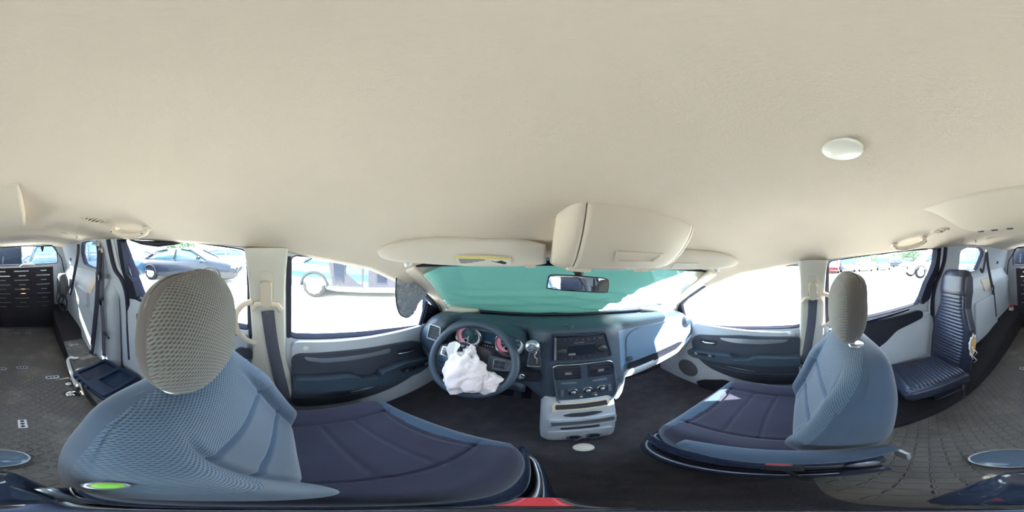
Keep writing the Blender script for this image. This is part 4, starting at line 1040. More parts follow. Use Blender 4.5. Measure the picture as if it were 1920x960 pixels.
# ================================================================ overhead fittings
# overhead console at the front of the headliner
oc = empty('overhead_console', (.06, .38, 1.16)); tag(oc, 'beige overhead console hanging from the headliner above the rear-view mirror', 'overhead console')
prof = [(.250, 1.185), (.256, 1.150), (.272, 1.118), (.300, 1.085), (.335, 1.058), (.372, 1.043), (.43, 1.036), (.50, 1.030), (.545, 1.028)]
prof = cat(prof, 4, closed=False)
def oprof(x, k=0.):
    e = abs((x-.058)/.150); cy = .012*e*e
    return [Vector((x, y+cy*(1-.6*i/len(prof)), z+.006*e**4)) for i, (y, z) in enumerate(prof)]
rings = []
for i in range(25):
    x = -.069+.272*i/24; r = oprof(x); r = r+[Vector((x, .56, 1.07)), Vector((x, .50, 1.16)), Vector((x, .40, 1.20)), Vector((x, .27, 1.22))]
    rings.append(r)
MB().rings(rings).build('console_shell', 'beige_plastic', oc)
for x0, x1, nm in ((-.116, -.072, 'side_cheek'), (.206, .216, 'side_cheek')):
    rings = []
    for i in range(9):
        x = x0+(x1-x0)*i/8; g_ = 0.; q = ((x1-x)/(x1-x0) if x0 < 0 else 0)**2
        r = [Vector((x, v.y+.055*q*(1-k_/len(prof))**.8, v.z-g_+.018*q*(k_/len(prof))+.0*q)) for k_, v in enumerate(oprof(x if x0 > 0 else x1))]+[Vector((x, .56, 1.07)), Vector((x, .50, 1.16)), Vector((x, .40, 1.20)), Vector((x, .27, 1.22))]
        rings.append(r)
    MB().rings(rings).build(nm, 'beige_plastic', oc)
def of(a, b, off):
    """a = x, b = path length along the console's profile"""
    d = 0
    for p, q in zip(prof, prof[1:]):
        L_ = math.hypot(q[0]-p[0], q[1]-p[1])
        if b <= d+L_ or (p, q) == (prof[-2], prof[-1]):
            t = (b-d)/L_; y = p[0]+(q[0]-p[0])*t; z = p[1]+(q[1]-p[1])*t; n_ = Vector((0, -(q[0]-p[0]), 0)); nx, nz = (q[1]-p[1])/L_, -(q[0]-p[0])/L_
            e = abs((a-.058)/.150); return (a, y+.012*e*e*.6+nx*off, z+.006*e**4+nz*off)
        d += L_
sheet('lid_pull', rp([(.005, .112), (.135, .112), (.125, .146), (.012, .146)], .006), [rp([(.014, .118), (.126, .118), (.117, .141), (.020, .141)], .004)], of, -.004, .004, 'beige_plastic', oc, grid=0, bevel=.001)
sheet('pull_recess', rp([(.012, .117), (.128, .117), (.119, .142), (.018, .142)], .004), [], of, -.002, .0015, 'beige_plastic', oc, grid=0)
sheet('lid_seam', [(-.08, .188), (.20, .188), (.20, .190), (-.08, .190)], [], of, -.001, .0008, 'ink', oc, grid=.02)
sheet('switch_bar', rp([(-.02, .198), (.07, .198), (.07, .206), (-.02, .206)], .003), [], of, -.001, .003, 'grey_trim', oc, grid=0)
for x0, x1 in ((-.075, -.025), (.135, .185)):
    l = sheet('map_lamp', rp([(x0, .215), (x1, .215), (x1-.005, .262), (x0+.005, .262)], .01), [], of, -.002, .005, 'lamp_clear', oc, grid=0, bevel=.001)
    sheet('lamp_rim', rp([(x0-.006, .210), (x1+.006, .210), (x1+.002, .268), (x0-.002, .268)], .012), [rp([(x0, .215), (x1, .215), (x1-.005, .262), (x0+.005, .262)], .01)], of, -.002, .007, 'orange_glow' if False else 'visor_cloth', l, grid=0)

# sun visors folded up
for s, side in ((-1, 'driver'), (1, 'passenger')):
    v = empty('sun_visor', (s*.35, .43, 1.07)); tag(v, f'beige sun visor folded up above the windshield on the {side} side, {"with yellow warning label" if s < 0 else "small pale label"}', 'sun visor', 'front sun visors')
    near = [(.135, .425, 1.108), (.20, .425, 1.114), (.30, .418, 1.114), (.42, .372, 1.112), (.50, .335, 1.108), (.575, .300, 1.098), (.622, .292, 1.080)]
    far = [(.128, .520, 1.040), (.20, .512, 1.036), (.30, .492, 1.034), (.42, .450, 1.034), (.50, .400, 1.036), (.575, .352, 1.038), (.618, .322, 1.045)]
    N_ = cat(near, 6, closed=False); F_ = cat(far, 6, closed=False); rings = []; n = len(N_)
    for i in range(n):
        a = Vector(N_[i]); b = Vector(F_[i]); a.x *= s; b.x *= s; t = i/(n-1)
        e = math.sin(PI*min(1, max(.0, t*.94+.03)))**.35; m_ = (a+b)/2; d = (b-a)*.5*(.55+.45*e); up = Vector((0, .5, .86))*.013*e
        r = []
        for k in range(20):
            q = 2*PI*k/20; cx_ = math.copysign(abs(math.cos(q))**.5, math.cos(q)); sy = math.copysign(abs(math.sin(q))**.7, math.sin(q)); r.append(m_+d*cx_+up*sy)
        rings.append(r)
    MB().rings(rings).build('visor_pad', 'visor_cloth', v)
    M_ = lambda t, u, off: (lambda a, b: a+(b-a)*u+Vector((0, -.62, -.78))*off)(Vector((s*lerp_tab([(i_, *p) for i_, p in enumerate(near)], t)[0], *lerp_tab([(i_, *p) for i_, p in enumerate(near)], t)[1:])), Vector((s*lerp_tab([(i_, *p) for i_, p in enumerate(far)], t)[0], *lerp_tab([(i_, *p) for i_, p in enumerate(far)], t)[1:])))
    lf = lambda a, b, off: tuple(M_(a, b, off))
    if s < 0:
        l = sheet('warning_label', [(1.35, .50), (2.75, .50), (2.75, .80), (1.35, .80)], [], lf, .010, .0155, 'paper', v, grid=.2)
        sheet('label_band', [(1.35, .50), (2.75, .50), (2.75, .57), (1.35, .57)], [], lf, .015, .0162, 'yellow_label', l, grid=.2)
        for k in range(5): sheet('label_line', [(2.05-.0, .60+k*.038), (2.68, .60+k*.038), (2.68, .612+k*.038), (2.05, .612+k*.038)], [], lf, .0153, .0162, 'ink', l, grid=0)
        sheet('label_drawing', [(1.45, .70), (1.6, .62), (1.75, .68), (1.9, .64), (1.9, .76), (1.5, .76)], [], lf, .0153, .0160, 'ink', l, grid=0)
    else:
        sheet('visor_label', [(2.2, .55), (3.1, .55), (3.1, .78), (2.2, .78)], [], lf, .010, .0155, 'paper', v, grid=.2)
    sheet('mirror_pull', rp([(.45, .86), (.9, .84), (.9, .90), (.45, .92)], .02), [], lf, .008, .0145, 'beige_plastic', v, grid=0)
    c = Vector((s*.555, .385, 1.030)); mb = MB(); mb.lathe([(.013, -.012), (.015, 0), (.010, .016)], 20, Matrix.Translation(c)); mb.build('pivot', 'white_plastic', v)
# rear-view mirror
rm = empty('rear_view_mirror', (.0, .61, 1.0)); tag(rm, 'black-rimmed rear-view mirror hanging in front of the teal sunshade', 'mirror')
MM = frame((-.002, .600, .968), (1, -.04, -.05), (0, .10, 1))
mf = lambda a, b, off: MM @ Vector((a, b, off))
mo = cat([(-.118, .012), (-.110, .027), (-.06, .032), (0, .033), (.06, .031), (.112, .026), (.122, .008), (.120, -.020), (.108, -.031), (0, -.030), (-.108, -.027), (-.120, -.018)], 4)
sheet('mirror_shell', mo, [], mf, -.028, .0, 'black_plastic', rm, grid=0, bevel=.006)
sheet('mirror_glass', offset(mo, -.005), [], mf, -.002, .002, 'mirror', rm, grid=0)
MB().tube([MM @ Vector((0, .0, -.02)), (.0, .640, 1.005), (.0, .665, 1.012)], [.016, .010, .014], 14).build('mirror_arm', 'black_plastic', rm)
mb = MB(); mb.lathe([(.016, 0), (.018, .012), (.012, .018)], 20, Matrix.Translation(MM @ Vector((.0, .034, -.012)))); mb.build('mirror_knob', 'black_plastic', rm)

def on_ceiling(px, py):
    d = ray(px, py); lo, hi = .05, 3.5
    for _ in range(50):
        m_ = (lo+hi)/2; p = CAM+d*m_
        if p.z < ceil_z(p.x, p.y): lo = m_
        else: hi = m_
    return CAM+d*lo
def cn(p):
    e = .01; return Vector(((ceil_z(p.x+e, p.y)-ceil_z(p.x-e, p.y))/(2*e), (ceil_z(p.x, p.y+e)-ceil_z(p.x, p.y-e))/(2*e), -1)).normalized()
# round cap in the headliner
p = on_ceiling(1580, 280); M = frame(p, (0, 1, 0), (1, 0, 0)); 
if (M.to_3x3() @ Vector((0, 0, 1))).z > 0: M = M @ Matrix.Rotation(PI, 4, 'X')
tag(MB().lathe([(.0225, -.002), (.0225, .002), (.0205, .0035), (.001, .0035)], 48, M).build('ceiling_disc', 'lamp_clear'), 'small round white cover set flush in the cloth headliner', 'cover')
# ceiling air vents and coat hooks
for px, py, r, nm, lb in ((177, 411, .058, 'ceiling_vent', 'round ceiling air vent above the sliding door behind the driver'), (1762, 432, .052, 'ceiling_vent', 'round ceiling air vent above the sliding door on the passenger side'),
                      (122, 436, .032, 'ceiling_vent', 'round ceiling air vent over the rear quarter window behind the driver'), (1855, 446, .036, 'ceiling_vent', 'round ceiling air vent over the rear quarter window on the passenger side')):
    p = on_ceiling(px, py); n_ = cn(p); M = frame(p, Vector((0, 1, 0)), Vector((0, 0, 1)).cross(n_) if False else n_.cross(Vector((0, 1, 0))))
    if (M.to_3x3() @ Vector((0, 0, 1))).dot(n_) < 0: M = M @ Matrix.Rotation(PI, 4, 'X')
    t = empty(nm, p); tag(t, lb, 'ceiling vent', 'ceiling air vents')
    MB().lathe([(r, -.004), (r*1.02, .003), (r*.85, .007), (r*.70, .004)], 36, M, caps=False).build('vent_ring', 'beige_plastic', t)
    MB().lathe([(r*.8, -.003), (r*.8, .0)], 36, M).build('vent_well', 'ink', t)
    for k in (-1.5, -.5, .5, 1.5):
        mb = MB(); mb.box((0, k*r*.32, .004), (r*1.25*math.sqrt(1-(k*.32/.8)**2), r*.12, .004)); mb.T = None
        mb.v = [tuple(M @ Vector(v_)) for v_ in mb.v]; mb.build('vent_blade', 'beige_plastic', t)
for px, py, lb in ((144, 443, 'small cream coat hook beside the ceiling vent behind the driver'), (1829, 450, 'small cream coat hook beside the ceiling vent on the passenger side')):
    p = on_ceiling(px, py); n_ = cn(p); t = empty('coat_hook', p); tag(t, lb, 'coat hook', 'coat hooks')
    MB().tube([p-n_*.004+Vector((0, .0, 0)), p+n_*.02, p+n_*.032+Vector((0, .014, 0)), p+n_*.022+Vector((0, .024, 0))], [.009, .006, .005, .004], 10).build('hook', 'beige_plastic', t)
# folding assist handles over the sliding doors
for (a, b), lb in ((((218, 426), (276, 428)), 'cream folding assist handle above the sliding door behind the driver'), (((1676, 458), (1730, 446)), 'cream folding assist handle above the passenger side sliding door')):
    p0, p1 = on_ceiling(*a), on_ceiling(*b); n_ = cn((p0+p1)/2); t = empty('assist_handle', (p0+p1)/2); tag(t, lb, 'grab handle', 'assist handles')
    c0, c1 = p0+(p1-p0)*.12, p1-(p1-p0)*.12; dn = Vector((0, 0, -.024)); inn = Vector((-math.copysign(.016, p0.x), 0, 0))
    for c_ in (p0, p1): mb = MB(); mb.box(c_+n_*.004, (.03, .034, .018)); mb.build('handle_mount', 'beige_plastic', t, bevel=.005)
    MB().tube(cat([tuple(p0+n_*.006), tuple(p0+dn*.9+inn), tuple((p0*.75+p1*.25)+dn*1.5+inn), tuple((p0+p1)/2+dn*1.6+inn), tuple((p0*.25+p1*.75)+dn*1.5+inn), tuple(p1+dn*.9+inn), tuple(p1+n_*.006)], 6, closed=False), .0125, 12).build('handle_bar', 'beige_plastic', t)
    for c_ in (p0, p1): MB().lathe([(.004, 0), (.004, .004)], 12, Matrix.Translation(c_+dn*1.1+inn*1.9)).build('screw_cap', 'ink', t)

# rear overhead bin with lit reading lamp
ro = empty('rear_overhead_bin', (.055, -.55, 1.24)); tag(ro, 'cream overhead storage bin on the rear headliner with small lit lamps', 'overhead bin')
rings = []; cz = zc(-.5)
for i in range(21):
    y = -.345-.36*i/20; t = i/20; dep = .006+.052*sst(0, .75, t); x0, x1 = -.125, .235
    z0 = ceil_z(.05, y)-dep; q = rp([(x0, z0+dep+.03), (x0+.006, z0), (x1-.006, z0), (x1, z0+dep+.03)], .012)
    rings.append([Vector((a, y, b)) for a, b in q])
rings.append([Vector((v_.x, -.735, v_.z+.012)) for v_ in rings[-1]])
MB().rings(rings).build('bin_shell', 'beige_plastic', ro)
for x in (.20, .13, .055): mb = MB(); mb.box((x, -.705, ceil_z(.05, -.70)-.056), (.030, .016, .012)); mb.build('bin_notch', 'ink', ro, bevel=.003)
for x, e_ in ((.01, 1), (-.07, 1)):
    mb = MB(); mb.box((x, -.75, ceil_z(.05, -.75)-.040), (.05, .035, .012)); mb.build('reading_lamp', 'orange_glow', ro, bevel=.004)

# ================================================================ load area
# folded wheelchair ramp standing at the tailgate
rampf = lambda x, z, off: (x, -2.50+off+.012*(z), z)
slots = []
for r_ in range(9):
    z = .845-.072*r_
    L_ = [(-.36, -.27), (-.20, -.02)] if r_ % 2 == 0 else [(-.41, -.22), ]
    if r_ % 2 == 0: seg = [(-.36, -.27), (.08-.17, .10), (.30, .40)]
    else: seg = [(-.42, -.21), (-.02, .045), (.18, .41)]
    if r_ % 2 == 0: seg = [(-.37, -.28), (-.10, .13), (.26, .37)]
    else: seg = [(-.42, -.21), (-.05, .06), (.19, .41)]
    for a, b in seg: slots.append(rp([(a, z-.008), (b, z-.008), (b, z+.008), (a, z+.008)], .007, 3))
rpz = rp([(-.475, -.09), (.455, -.09), (.475, .90), (-.475, .90)], .01)
ra_ = empty('wheelchair_ramp', (0, -2.5, -.1)); tag(ra_, 'dark folded wheelchair ramp panel with rows of slots standing below the rear window', 'ramp')
sheet('ramp_panel', rpz, slots, rampf, -.02, .0, 'ramp_metal', ra_, grid=0)
for x in (-.455, .455): mb = MB(); mb.box((x, -2.505, .40), (.025, .045, .98)); mb.build('ramp_rail', 'ramp_metal', ra_, bevel=.004)
mb = MB(); mb.tube([(-.46, -2.46, -.085), (.46, -2.46, -.085)], .012, 10); mb.build('ramp_hinge', 'belt_web', ra_)
for z in (.555, .48): mb = MB(); mb.box((.0, -2.56, z), (.06, .01, .012)); mb.build('amber_slot_glow', 'orange_glow', ra_)  # orange light in the ramp slots, imitated by self-glowing strips behind them

# grey bag hanging at the tailgate corner behind the driver side, dark coil below it
bm_c = Vector((-.565, -2.30, .64))
bag2 = empty('canvas_bag', bm_c); tag(bag2, 'grey cloth bag with dark strap hanging beside the wheelchair ramp', 'bag')
rings = []
for i in range(17):
    t = i/16; z = .80-.34*t; r = .035+.075*math.sin(PI*min(1, .12+t*.85))**.8; q = []
    for k in range(20):
        a = 2*PI*k/20; q.append(Vector((-.575+r*.75*math.cos(a)*(1+.15*noise.noise(Vector((t*4, a, 0)))), -2.28-.12*t*0+r*1.25*math.sin(a)*(1+.2*noise.noise(Vector((t*5, a, 3)))), z)))
    rings.append(q)
MB().rings(rings).build('bag_body', 'net', bag2)
MB().tube(cat([(-.54, -2.22, .74), (-.50, -2.20, .62), (-.47, -2.18, .50), (-.48, -2.18, .42), (-.54, -2.2, .40), (-.58, -2.22, .50)], 8, closed=False), .009, 8, flat=.5).build('bag_strap', 'black_plastic', bag2)
hose = empty('cable_coil', (-.55, -2.2, .2)); tag(hose, 'dark coiled cable hanging under the grey bag by the ramp', 'cable')
MB().tube([(-.545+.055*math.cos(a), -2.18+.01*a/6, .40+.12*math.sin(a)) for a in [i*2*PI*2.5/60 for i in range(61)]], .012, 10).build('coil', 'black_plastic', hose)
MB().tube([(-.60, -2.19, .28), (-.60, -2.17, .44)], .02, 10).build('coil_clip', 'silver', hose)

# lap and shoulder belts of the removed rear seats
def belt(name, P, wd, m, lb, plate=None, clip=None, grp='rear seat belts', anchor=True):
    t = empty(name, P[0]); tag(t, lb, 'seat belt', grp)
    C_ = cat([tuple(p) for p in P], 6, closed=False); s = 1 if P[0].x > 0 else -1
    strip(MB(), C_, wd, .002, (-s, .55, 0)).build('webbing', m, t)
    if anchor:
        mb = MB(); mb.box(P[0]+Vector((0, 0, .0)), (.018, .05, .035)); mb.build('belt_guide', 'beige_plastic', t, bevel=.006)
        mb = MB(); mb.tube([P[0]+Vector((-s*.012, 0, .03)), P[0]+Vector((-s*.02, 0, .0))], .008, 10); mb.build('guide_bolt', 'silver', t)
    if plate is not None:
        mb = MB(); mb.box(plate, (.012, .055, .045)); mb.build('latch_plate', 'chrome', t, bevel=.004)
        mb = MB(); mb.box(plate+Vector((0, 0, .03)), (.016, .05, .03)); mb.build('latch_grip', 'black_plastic', t, bevel=.005)
    if clip is not None:
        mb = MB(); mb.lathe([(.016, -.006), (.016, .006)], 16, Matrix.Translation(clip) @ Matrix.Rotation(PI/2, 4, 'Y')); mb.build('belt_button', 'black_plastic', t)
    return t
def bw(px, py, x):
    d = ray(px, py); q = CAM+d*((x-CAM.x)/d.x); return q
belt('seat_belt', [bw(184, 458, -.675), bw(186, 480, -.665), bw(184, 520, -.655), bw(182, 560, -.645), bw(177, 615, -.635), bw(171, 664, -.625)], .048, 'belt_dark', 'dark seat belt hanging straight down beside the sunlit rear quarter trim behind the driver', plate=bw(183, 520, -.64))
belt('seat_belt', [bw(190, 470, -.685), bw(192, 520, -.675), bw(191, 570, -.665), bw(193, 600, -.665), bw(194, 624, -.665), bw(195, 668, -.66)], .036, 'belt_web', 'narrow brown-grey seat belt with a round black button next to the rear pillar', plate=bw(190, 568, -.655), clip=bw(195, 624, -.655))
mb = MB(); mb.tube([bw(195, 624, -.655), bw(203, 633, -.65)], .005, 8); mb.lathe([(.013, -.006), (.013, .006)], 16, Matrix.Translation(bw(203, 633, -.65)) @ Matrix.Rotation(PI/2, 4, 'Y')); tag(mb.build('belt_toggle', 'black_plastic'), 'black knob on a short stalk hanging by the narrow rear belt', 'knob')
belt('seat_belt', [bw(147, 455, -.68), bw(146, 478, -.66), bw(141, 505, -.64), bw(134, 540, -.62), bw(131, 552, -.61)], .046, 'belt_dark', 'slanting dark seat belt between the driver side quarter window and the tailgate')
belt('seat_belt', [bw(1850, 470, .66), bw(1853, 500, .65), bw(1861, 540, .64), bw(1864, 560, .64), bw(1867, 594, .64)], .04, 'belt_dark', 'dark seat belt hanging down the trim beside the passenger side quarter window', plate=bw(1862, 541, .63))
belt('seat_belt', [bw(1849, 476, .655), bw(1845, 500, .645), bw(1842, 510, .64), bw(1838, 503, .64)], .03, 'belt_dark', 'short looped dark belt end beside the passenger side quarter window', anchor=False)
b = empty('seat_belt_buckle', (.54, -2.30, .25)); tag(b, 'red buckle with pale base standing by the right foot of the ramp', 'buckle')
b['label'] = 'small red-topped buckle on a pale base at the foot of the wheelchair ramp'
mb = MB(); mb.box((.535, -2.36, .275), (.06, .06, .05)); mb.build('buckle_base', 'white_plastic', b, bevel=.006)
mb = MB(); mb.box((.535, -2.35, .325), (.045, .05, .05)); mb.build('buckle_head', 'red_plastic', b, bevel=.006)

# wheelchair tie-down fittings in the channel floor
def track(name, c, L_, W_, lb):
    t = empty(name, c); tag(t, lb, 'floor fitting', 'floor tie-down fittings')
    pl = rp([(-L_/2, -W_/2), (L_/2, -W_/2), (L_/2, W_/2), (-L_/2, W_/2)], min(L_, W_)*.45 if L_ > 2*W_ or True else .01)
    f = lambda a, b, off: (c[0]+a, c[1]+b, c[2]+off)
    sheet('anchor_plate', pl, [], f, 0, .006, 'silver', t, grid=0, bevel=.002)
    n = 3
    for i in range(n):
        x = (i-(n-1)/2)*L_*.27; sheet('anchor_hole', [(x+W_*.26*math.cos(a), W_*.26*math.sin(a)) for a in [2*PI*k/12 for k in range(12)]], [], f, .005, .0068, 'ink', t, grid=0)
track('floor_anchor', (-.02, -1.43, -.10), .10, .045, 'silver oval tie-down plate, left of a pair, in the middle of the tread floor')
bpy.data.objects['floor_anchor']['label'] = 'silver oval tie-down plate at the middle of the row across the tread floor'
track('floor_anchor', (.16, -1.40, -.10), .10, .045, 'silver oval tie-down plate in the tread floor on the passenger side of the row')
track('floor_anchor', (-.265, -1.25, -.10), .11, .045, 'silver oval tie-down plate with dark holes nearest the sunlit driver side ledge')
track('floor_anchor', (-.06, -2.28, -.10), .09, .03, 'thin silver tie-down plate at the foot of the ramp near the driver side')
track('floor_anchor', (.10, -2.28, -.10), .09, .03, 'thin silver tie-down plate at the foot of the ramp near its middle')
# white three-hole plate
o = empty('hole_plate', (-.063, -.70, -.1)); tag(o, 'white rectangular plate with three dark holes on the tread floor', 'floor plate')
f = lambda a, b, off: (-.065+a*.98-b*.12, -.685+b+a*.12, chz(-.685+b+a*.12)+off)
sheet('plate', rp([(-.020, -.042), (.020, -.042), (.020, .042), (-.020, .042)], .004), [], f, 0, .005, 'white_plastic', o, grid=0, bevel=.001)
for y in (-.026, 0, .026): sheet('hole', [(.010*math.cos(a), y+.010*math.sin(a)) for a in [2*PI*k/16 for k in range(16)]], [], f, .004, .0058, 'ink', o, grid=0)
# retractor straps along the ledge edge
t = empty('tie_down_strap', (-.40, -1.1, -.09)); tag(t, 'white tie-down strap looped over the edge of the sunlit driver side ledge', 'strap')
strip(MB(), cat([(-.50, -1.34, .055), (-.47, -1.33, .06), (-.435, -1.36, .055), (-.415, -1.34, .02), (-.41, -1.2, -.03), (-.405, -1.05, -.08)], 6, closed=False), .035, .003, (.3, 0, 1)).build('webbing', 'torn_white', t)
for i, (x, y, lb) in enumerate(((-.375, -1.13, 'chrome oval end cap of the strap fitting beside the sunlit ledge'), (-.355, -1.0, 'larger chrome end cap of the strap fitting, nearer the driver seat'))):
    mb = MB(); mb.lathe([(.028+.01*i, 0), (.030+.01*i, .008), (.02, .014), (.002, .016)], 24, Matrix.Translation((x, y, -.10)) @ Matrix.Scale(1.4, 4, (1, 0, 0))); tag(mb.build('strap_end_cover', 'chrome'), lb, 'cap')
MB().tube([(-.395, -1.3, -.06), (-.39, -.95, -.09)], .007, 8).build('strap_bar', 'black_plastic', t)

# navy plastic tool case on the driver side ledge
tc_ = empty('tool_case', (-.59, -1.02, .02)); tag(tc_, 'open navy plastic tool case lying on the ledge behind the driver seat', 'tool case')
Mt = Matrix.Translation((-.575, -.96, .055)) @ Matrix.Rotation(math.radians(12), 4, 'Z') @ Matrix.Rotation(math.radians(6), 4, 'Y')
mb = MB(Mt); mb.box((0, 0, -.01), (.30, .36, .05)); mb.build('case_tray', 'navy_plastic', tc_, bevel=.012)
f = lambda a, b, off: Mt @ Vector((a, b, off))
sheet('tray_rim', rp([(-.145, -.175), (.145, -.175), (.145, .175), (-.145, .175)], .02), [rp([(-.12, -.15), (.12, -.15), (.12, -.01), (-.12, -.01)], .015), rp([(-.12, .015), (.06, .015), (.06, .15), (-.12, .15)], .015)], f, .014, .045, 'navy_plastic', tc_, grid=0, bevel=.004)
sheet('lid_panel', rp([(-.11, -.14), (.11, -.14), (.11, -.02), (-.11, -.02)], .01), [], f, .014, .028, 'gloss_blue', tc_, grid=0, bevel=.003)
for i in range(4): mb = MB(Mt); mb.box((.152, -.13+i*.05, .02), (.02, .03, .04)); mb.build('case_latch', 'navy_plastic', tc_, bevel=.005)
# blue-black oval dish and glossy bits on the tread floor behind the driver seat
Mo = Matrix.Translation((-.005, -.355, -.036)) @ Matrix.Rotation(-.12, 4, 'X').inverted() @ Matrix.Rotation(math.radians(20), 4, 'Z') @ Matrix.Scale(.72, 4, (0, 1, 0)); o = MB().lathe([(.070, 0), (.098, .012), (.100, .024), (.093, .024), (.066, .008), (.001, .006)], 48, Mo).build('oval_dish', 'dish_blue'); MB().tube([Mo @ Vector((.097*math.cos(a), .097*math.sin(a), .026)) for a in [2*PI*k/48 for k in range(48)]], .004, 8, closed=True).build('dish_rim', 'silver', o); tag(o, 'oval glossy dark blue dish lying on the tread floor between the front seats', 'dish')

# ================================================================ leather jump seat on the passenger side
js = empty('jump_seat', (.55, -.78, .0)); tag(js, 'black ribbed leather jump seat with torn side, folded against the wall behind the passenger seat', 'car seat')
js['label'] = 'black ribbed leather jump seat with torn side panel behind the front passenger seat'
Mb = frame((.545, -.862, .27), (1, -.18, 0), (0, -.16, 1))     # local x across, y up the back, z toward the front
rings = []
for i in range(241):
    t = i/240; b = .0+.735*t
    hw_ = lerp_tab([(0, .172), (.25, .188), (.45, .180), (.58, .146), (.64, .132), (.80, .128), (.93, .122), (.985, .108), (1, .080)], t)[0]
    hd_ = lerp_tab([(0, .048), (.5, .046), (.72, .052), (.80, .064), (.93, .056), (.985, .032), (1, .008)], t)[0]
    r = []
    for k in range(64):
        a = 2*PI*k/64; u = hw_*math.copysign(abs(math.cos(a))**.45, math.cos(a)); z = hd_*math.copysign(abs(math.sin(a))**.5, math.sin(a))
        if math.sin(a) < 0:
            if .08 < t < .74 and abs(u) < hw_*.76: z -= .0075*abs(math.sin(PI*t*.735/.0250))-.005
            z += .010*gauss(abs(u)/hw_, .80, .03)*sst(.0, .06, t)*sst(.80, .74, t)
            z += .006*gauss(t, .755, .006)
        r.append(Mb @ Vector((u, b, z)))
    rings.append(r)
MB().rings(rings).build('backrest', 'leather', js)
Mc = frame((.555, -.645, .255), (1, -.28, .0), (.28, 1, .0))
rings = []
for i in range(161):
    t = i/160; y = -.185+.37*t; e = min(1, (1-t)/.10); hh_ = .045*(1-(1-e)**2*.6)
    r = []
    for k in range(64):
        a = 2*PI*k/64; u = (.178-.010*(1-e))*math.copysign(abs(math.cos(a))**.3, math.cos(a)); z = hh_*math.copysign(abs(math.sin(a))**.4, math.sin(a))
        if math.sin(a) > 0:
            if abs(u) < .135 and t < .84: z += .005*abs(math.sin(PI*y/.022))-.003
            z -= .007*gauss(abs(u), .142, .006)+.006*gauss(t, .855, .012)*(abs(u) < .142)
        r.append(Mc @ Vector((u, y, z)))
    rings.append(r)
MB().rings(rings).build('cushion', 'leather', js)
# torn side: foam and ragged white backing showing
rag = []
random.seed(3)
for i in range(26):
    a = 2*PI*i/26; rr = 1+random.uniform(-.13, .13); rag.append((.0+.030*rr*math.cos(a), .22+.085*rr*math.sin(a)))
fs_ = lambda a, b, off: Mb @ Vector((-.1795-off-.0+.03*max(0, (b-.33)), b, a))
fs2 = lambda a, b, off: Mb @ Vector((-.172-off-.10*max(0, .0), b, a*1.0))
sheet('torn_backing', rag, [], lambda a, b, off: Mb @ Vector((-.183-off, b, a)), -.02, .004, 'torn_white', js, grid=.01)
sheet('exposed_foam', [(x*.72, .22+(y-.22)*.78) for x, y in rag], [], lambda a, b, off: Mb @ Vector((-.183-off-.003*noise.noise(Vector((a*60, b*60, 0))), b, a)), 0, .008, 'foam', js, grid=.006)
for i in range(4):
    z0 = .13+.03*i; MB().tube([Mb @ Vector((-.186, z0, .01*(-1)**i)), Mb @ Vector((-.20-.012*random.random(), z0-.03, .02*(-1)**i)), Mb @ Vector((-.196, z0-.055, .01))], [.003, .002, .001], 6).build('torn_thread', 'torn_white', js)
mb = MB(); mb.tube([Mc @ Vector((-.14, .12, -.06)), Mc @ Vector((-.10, -.16, -.06))], .009, 8); mb.tube([Mc @ Vector((-.185, -.12, -.05)), Mc @ Vector((-.185, .05, -.075))], .010, 8); mb.build('hinge_bar', 'black_plastic', js)
mb = MB(Mc); mb.box((0, -.03, -.075), (.26, .22, .05)); mb.box((.02, -.08, -.165), (.16, .12, .17)); mb.build('seat_base', 'black_plastic', js, bevel=.01)
strip(MB(), [Mc @ Vector((-.19, -.13, -.02)), Mc @ Vector((-.20, -.11, -.10)), Mc @ Vector((-.195, -.12, -.16))], .03, .004, (-1, 0, 0)).build('loose_strap', 'black_plastic', js)

# ================================================================ salvage yard outside
EH = 1.27                                          # eye height above the yard
def ext(px, dist, hpx=None, z=0.):
    f = lambda p: math.atan2(*ray(p, 480).xy)
    a = f(px); th = -f(hpx if hpx is not None else px)
    M = Matrix.Rotation(th, 4, 'Z'); M.translation = (CAM.x+dist*math.sin(a), CAM.y+dist*math.cos(a), CAM.z-EH+z); return M
MG = ext(960, 0, 960)
mb = MB(MG); n = 24
for i in range(n):
    for j in range(n):
        a, b = -90+180*i/n, -90+180*j/n; s_ = 180/n
        k = len(mb.v); mb.v += [tuple(MG @ Vector(v_)) for v_ in ((a, b, 0), (a+s_, b, 0), (a+s_, b+s_, 0), (a, b+s_, 0))]; mb.f.append((k, k+1, k+2, k+3)); mb.mi.append(0)
tag(mb.build('ground', 'sand', smooth=False), kind='structure')

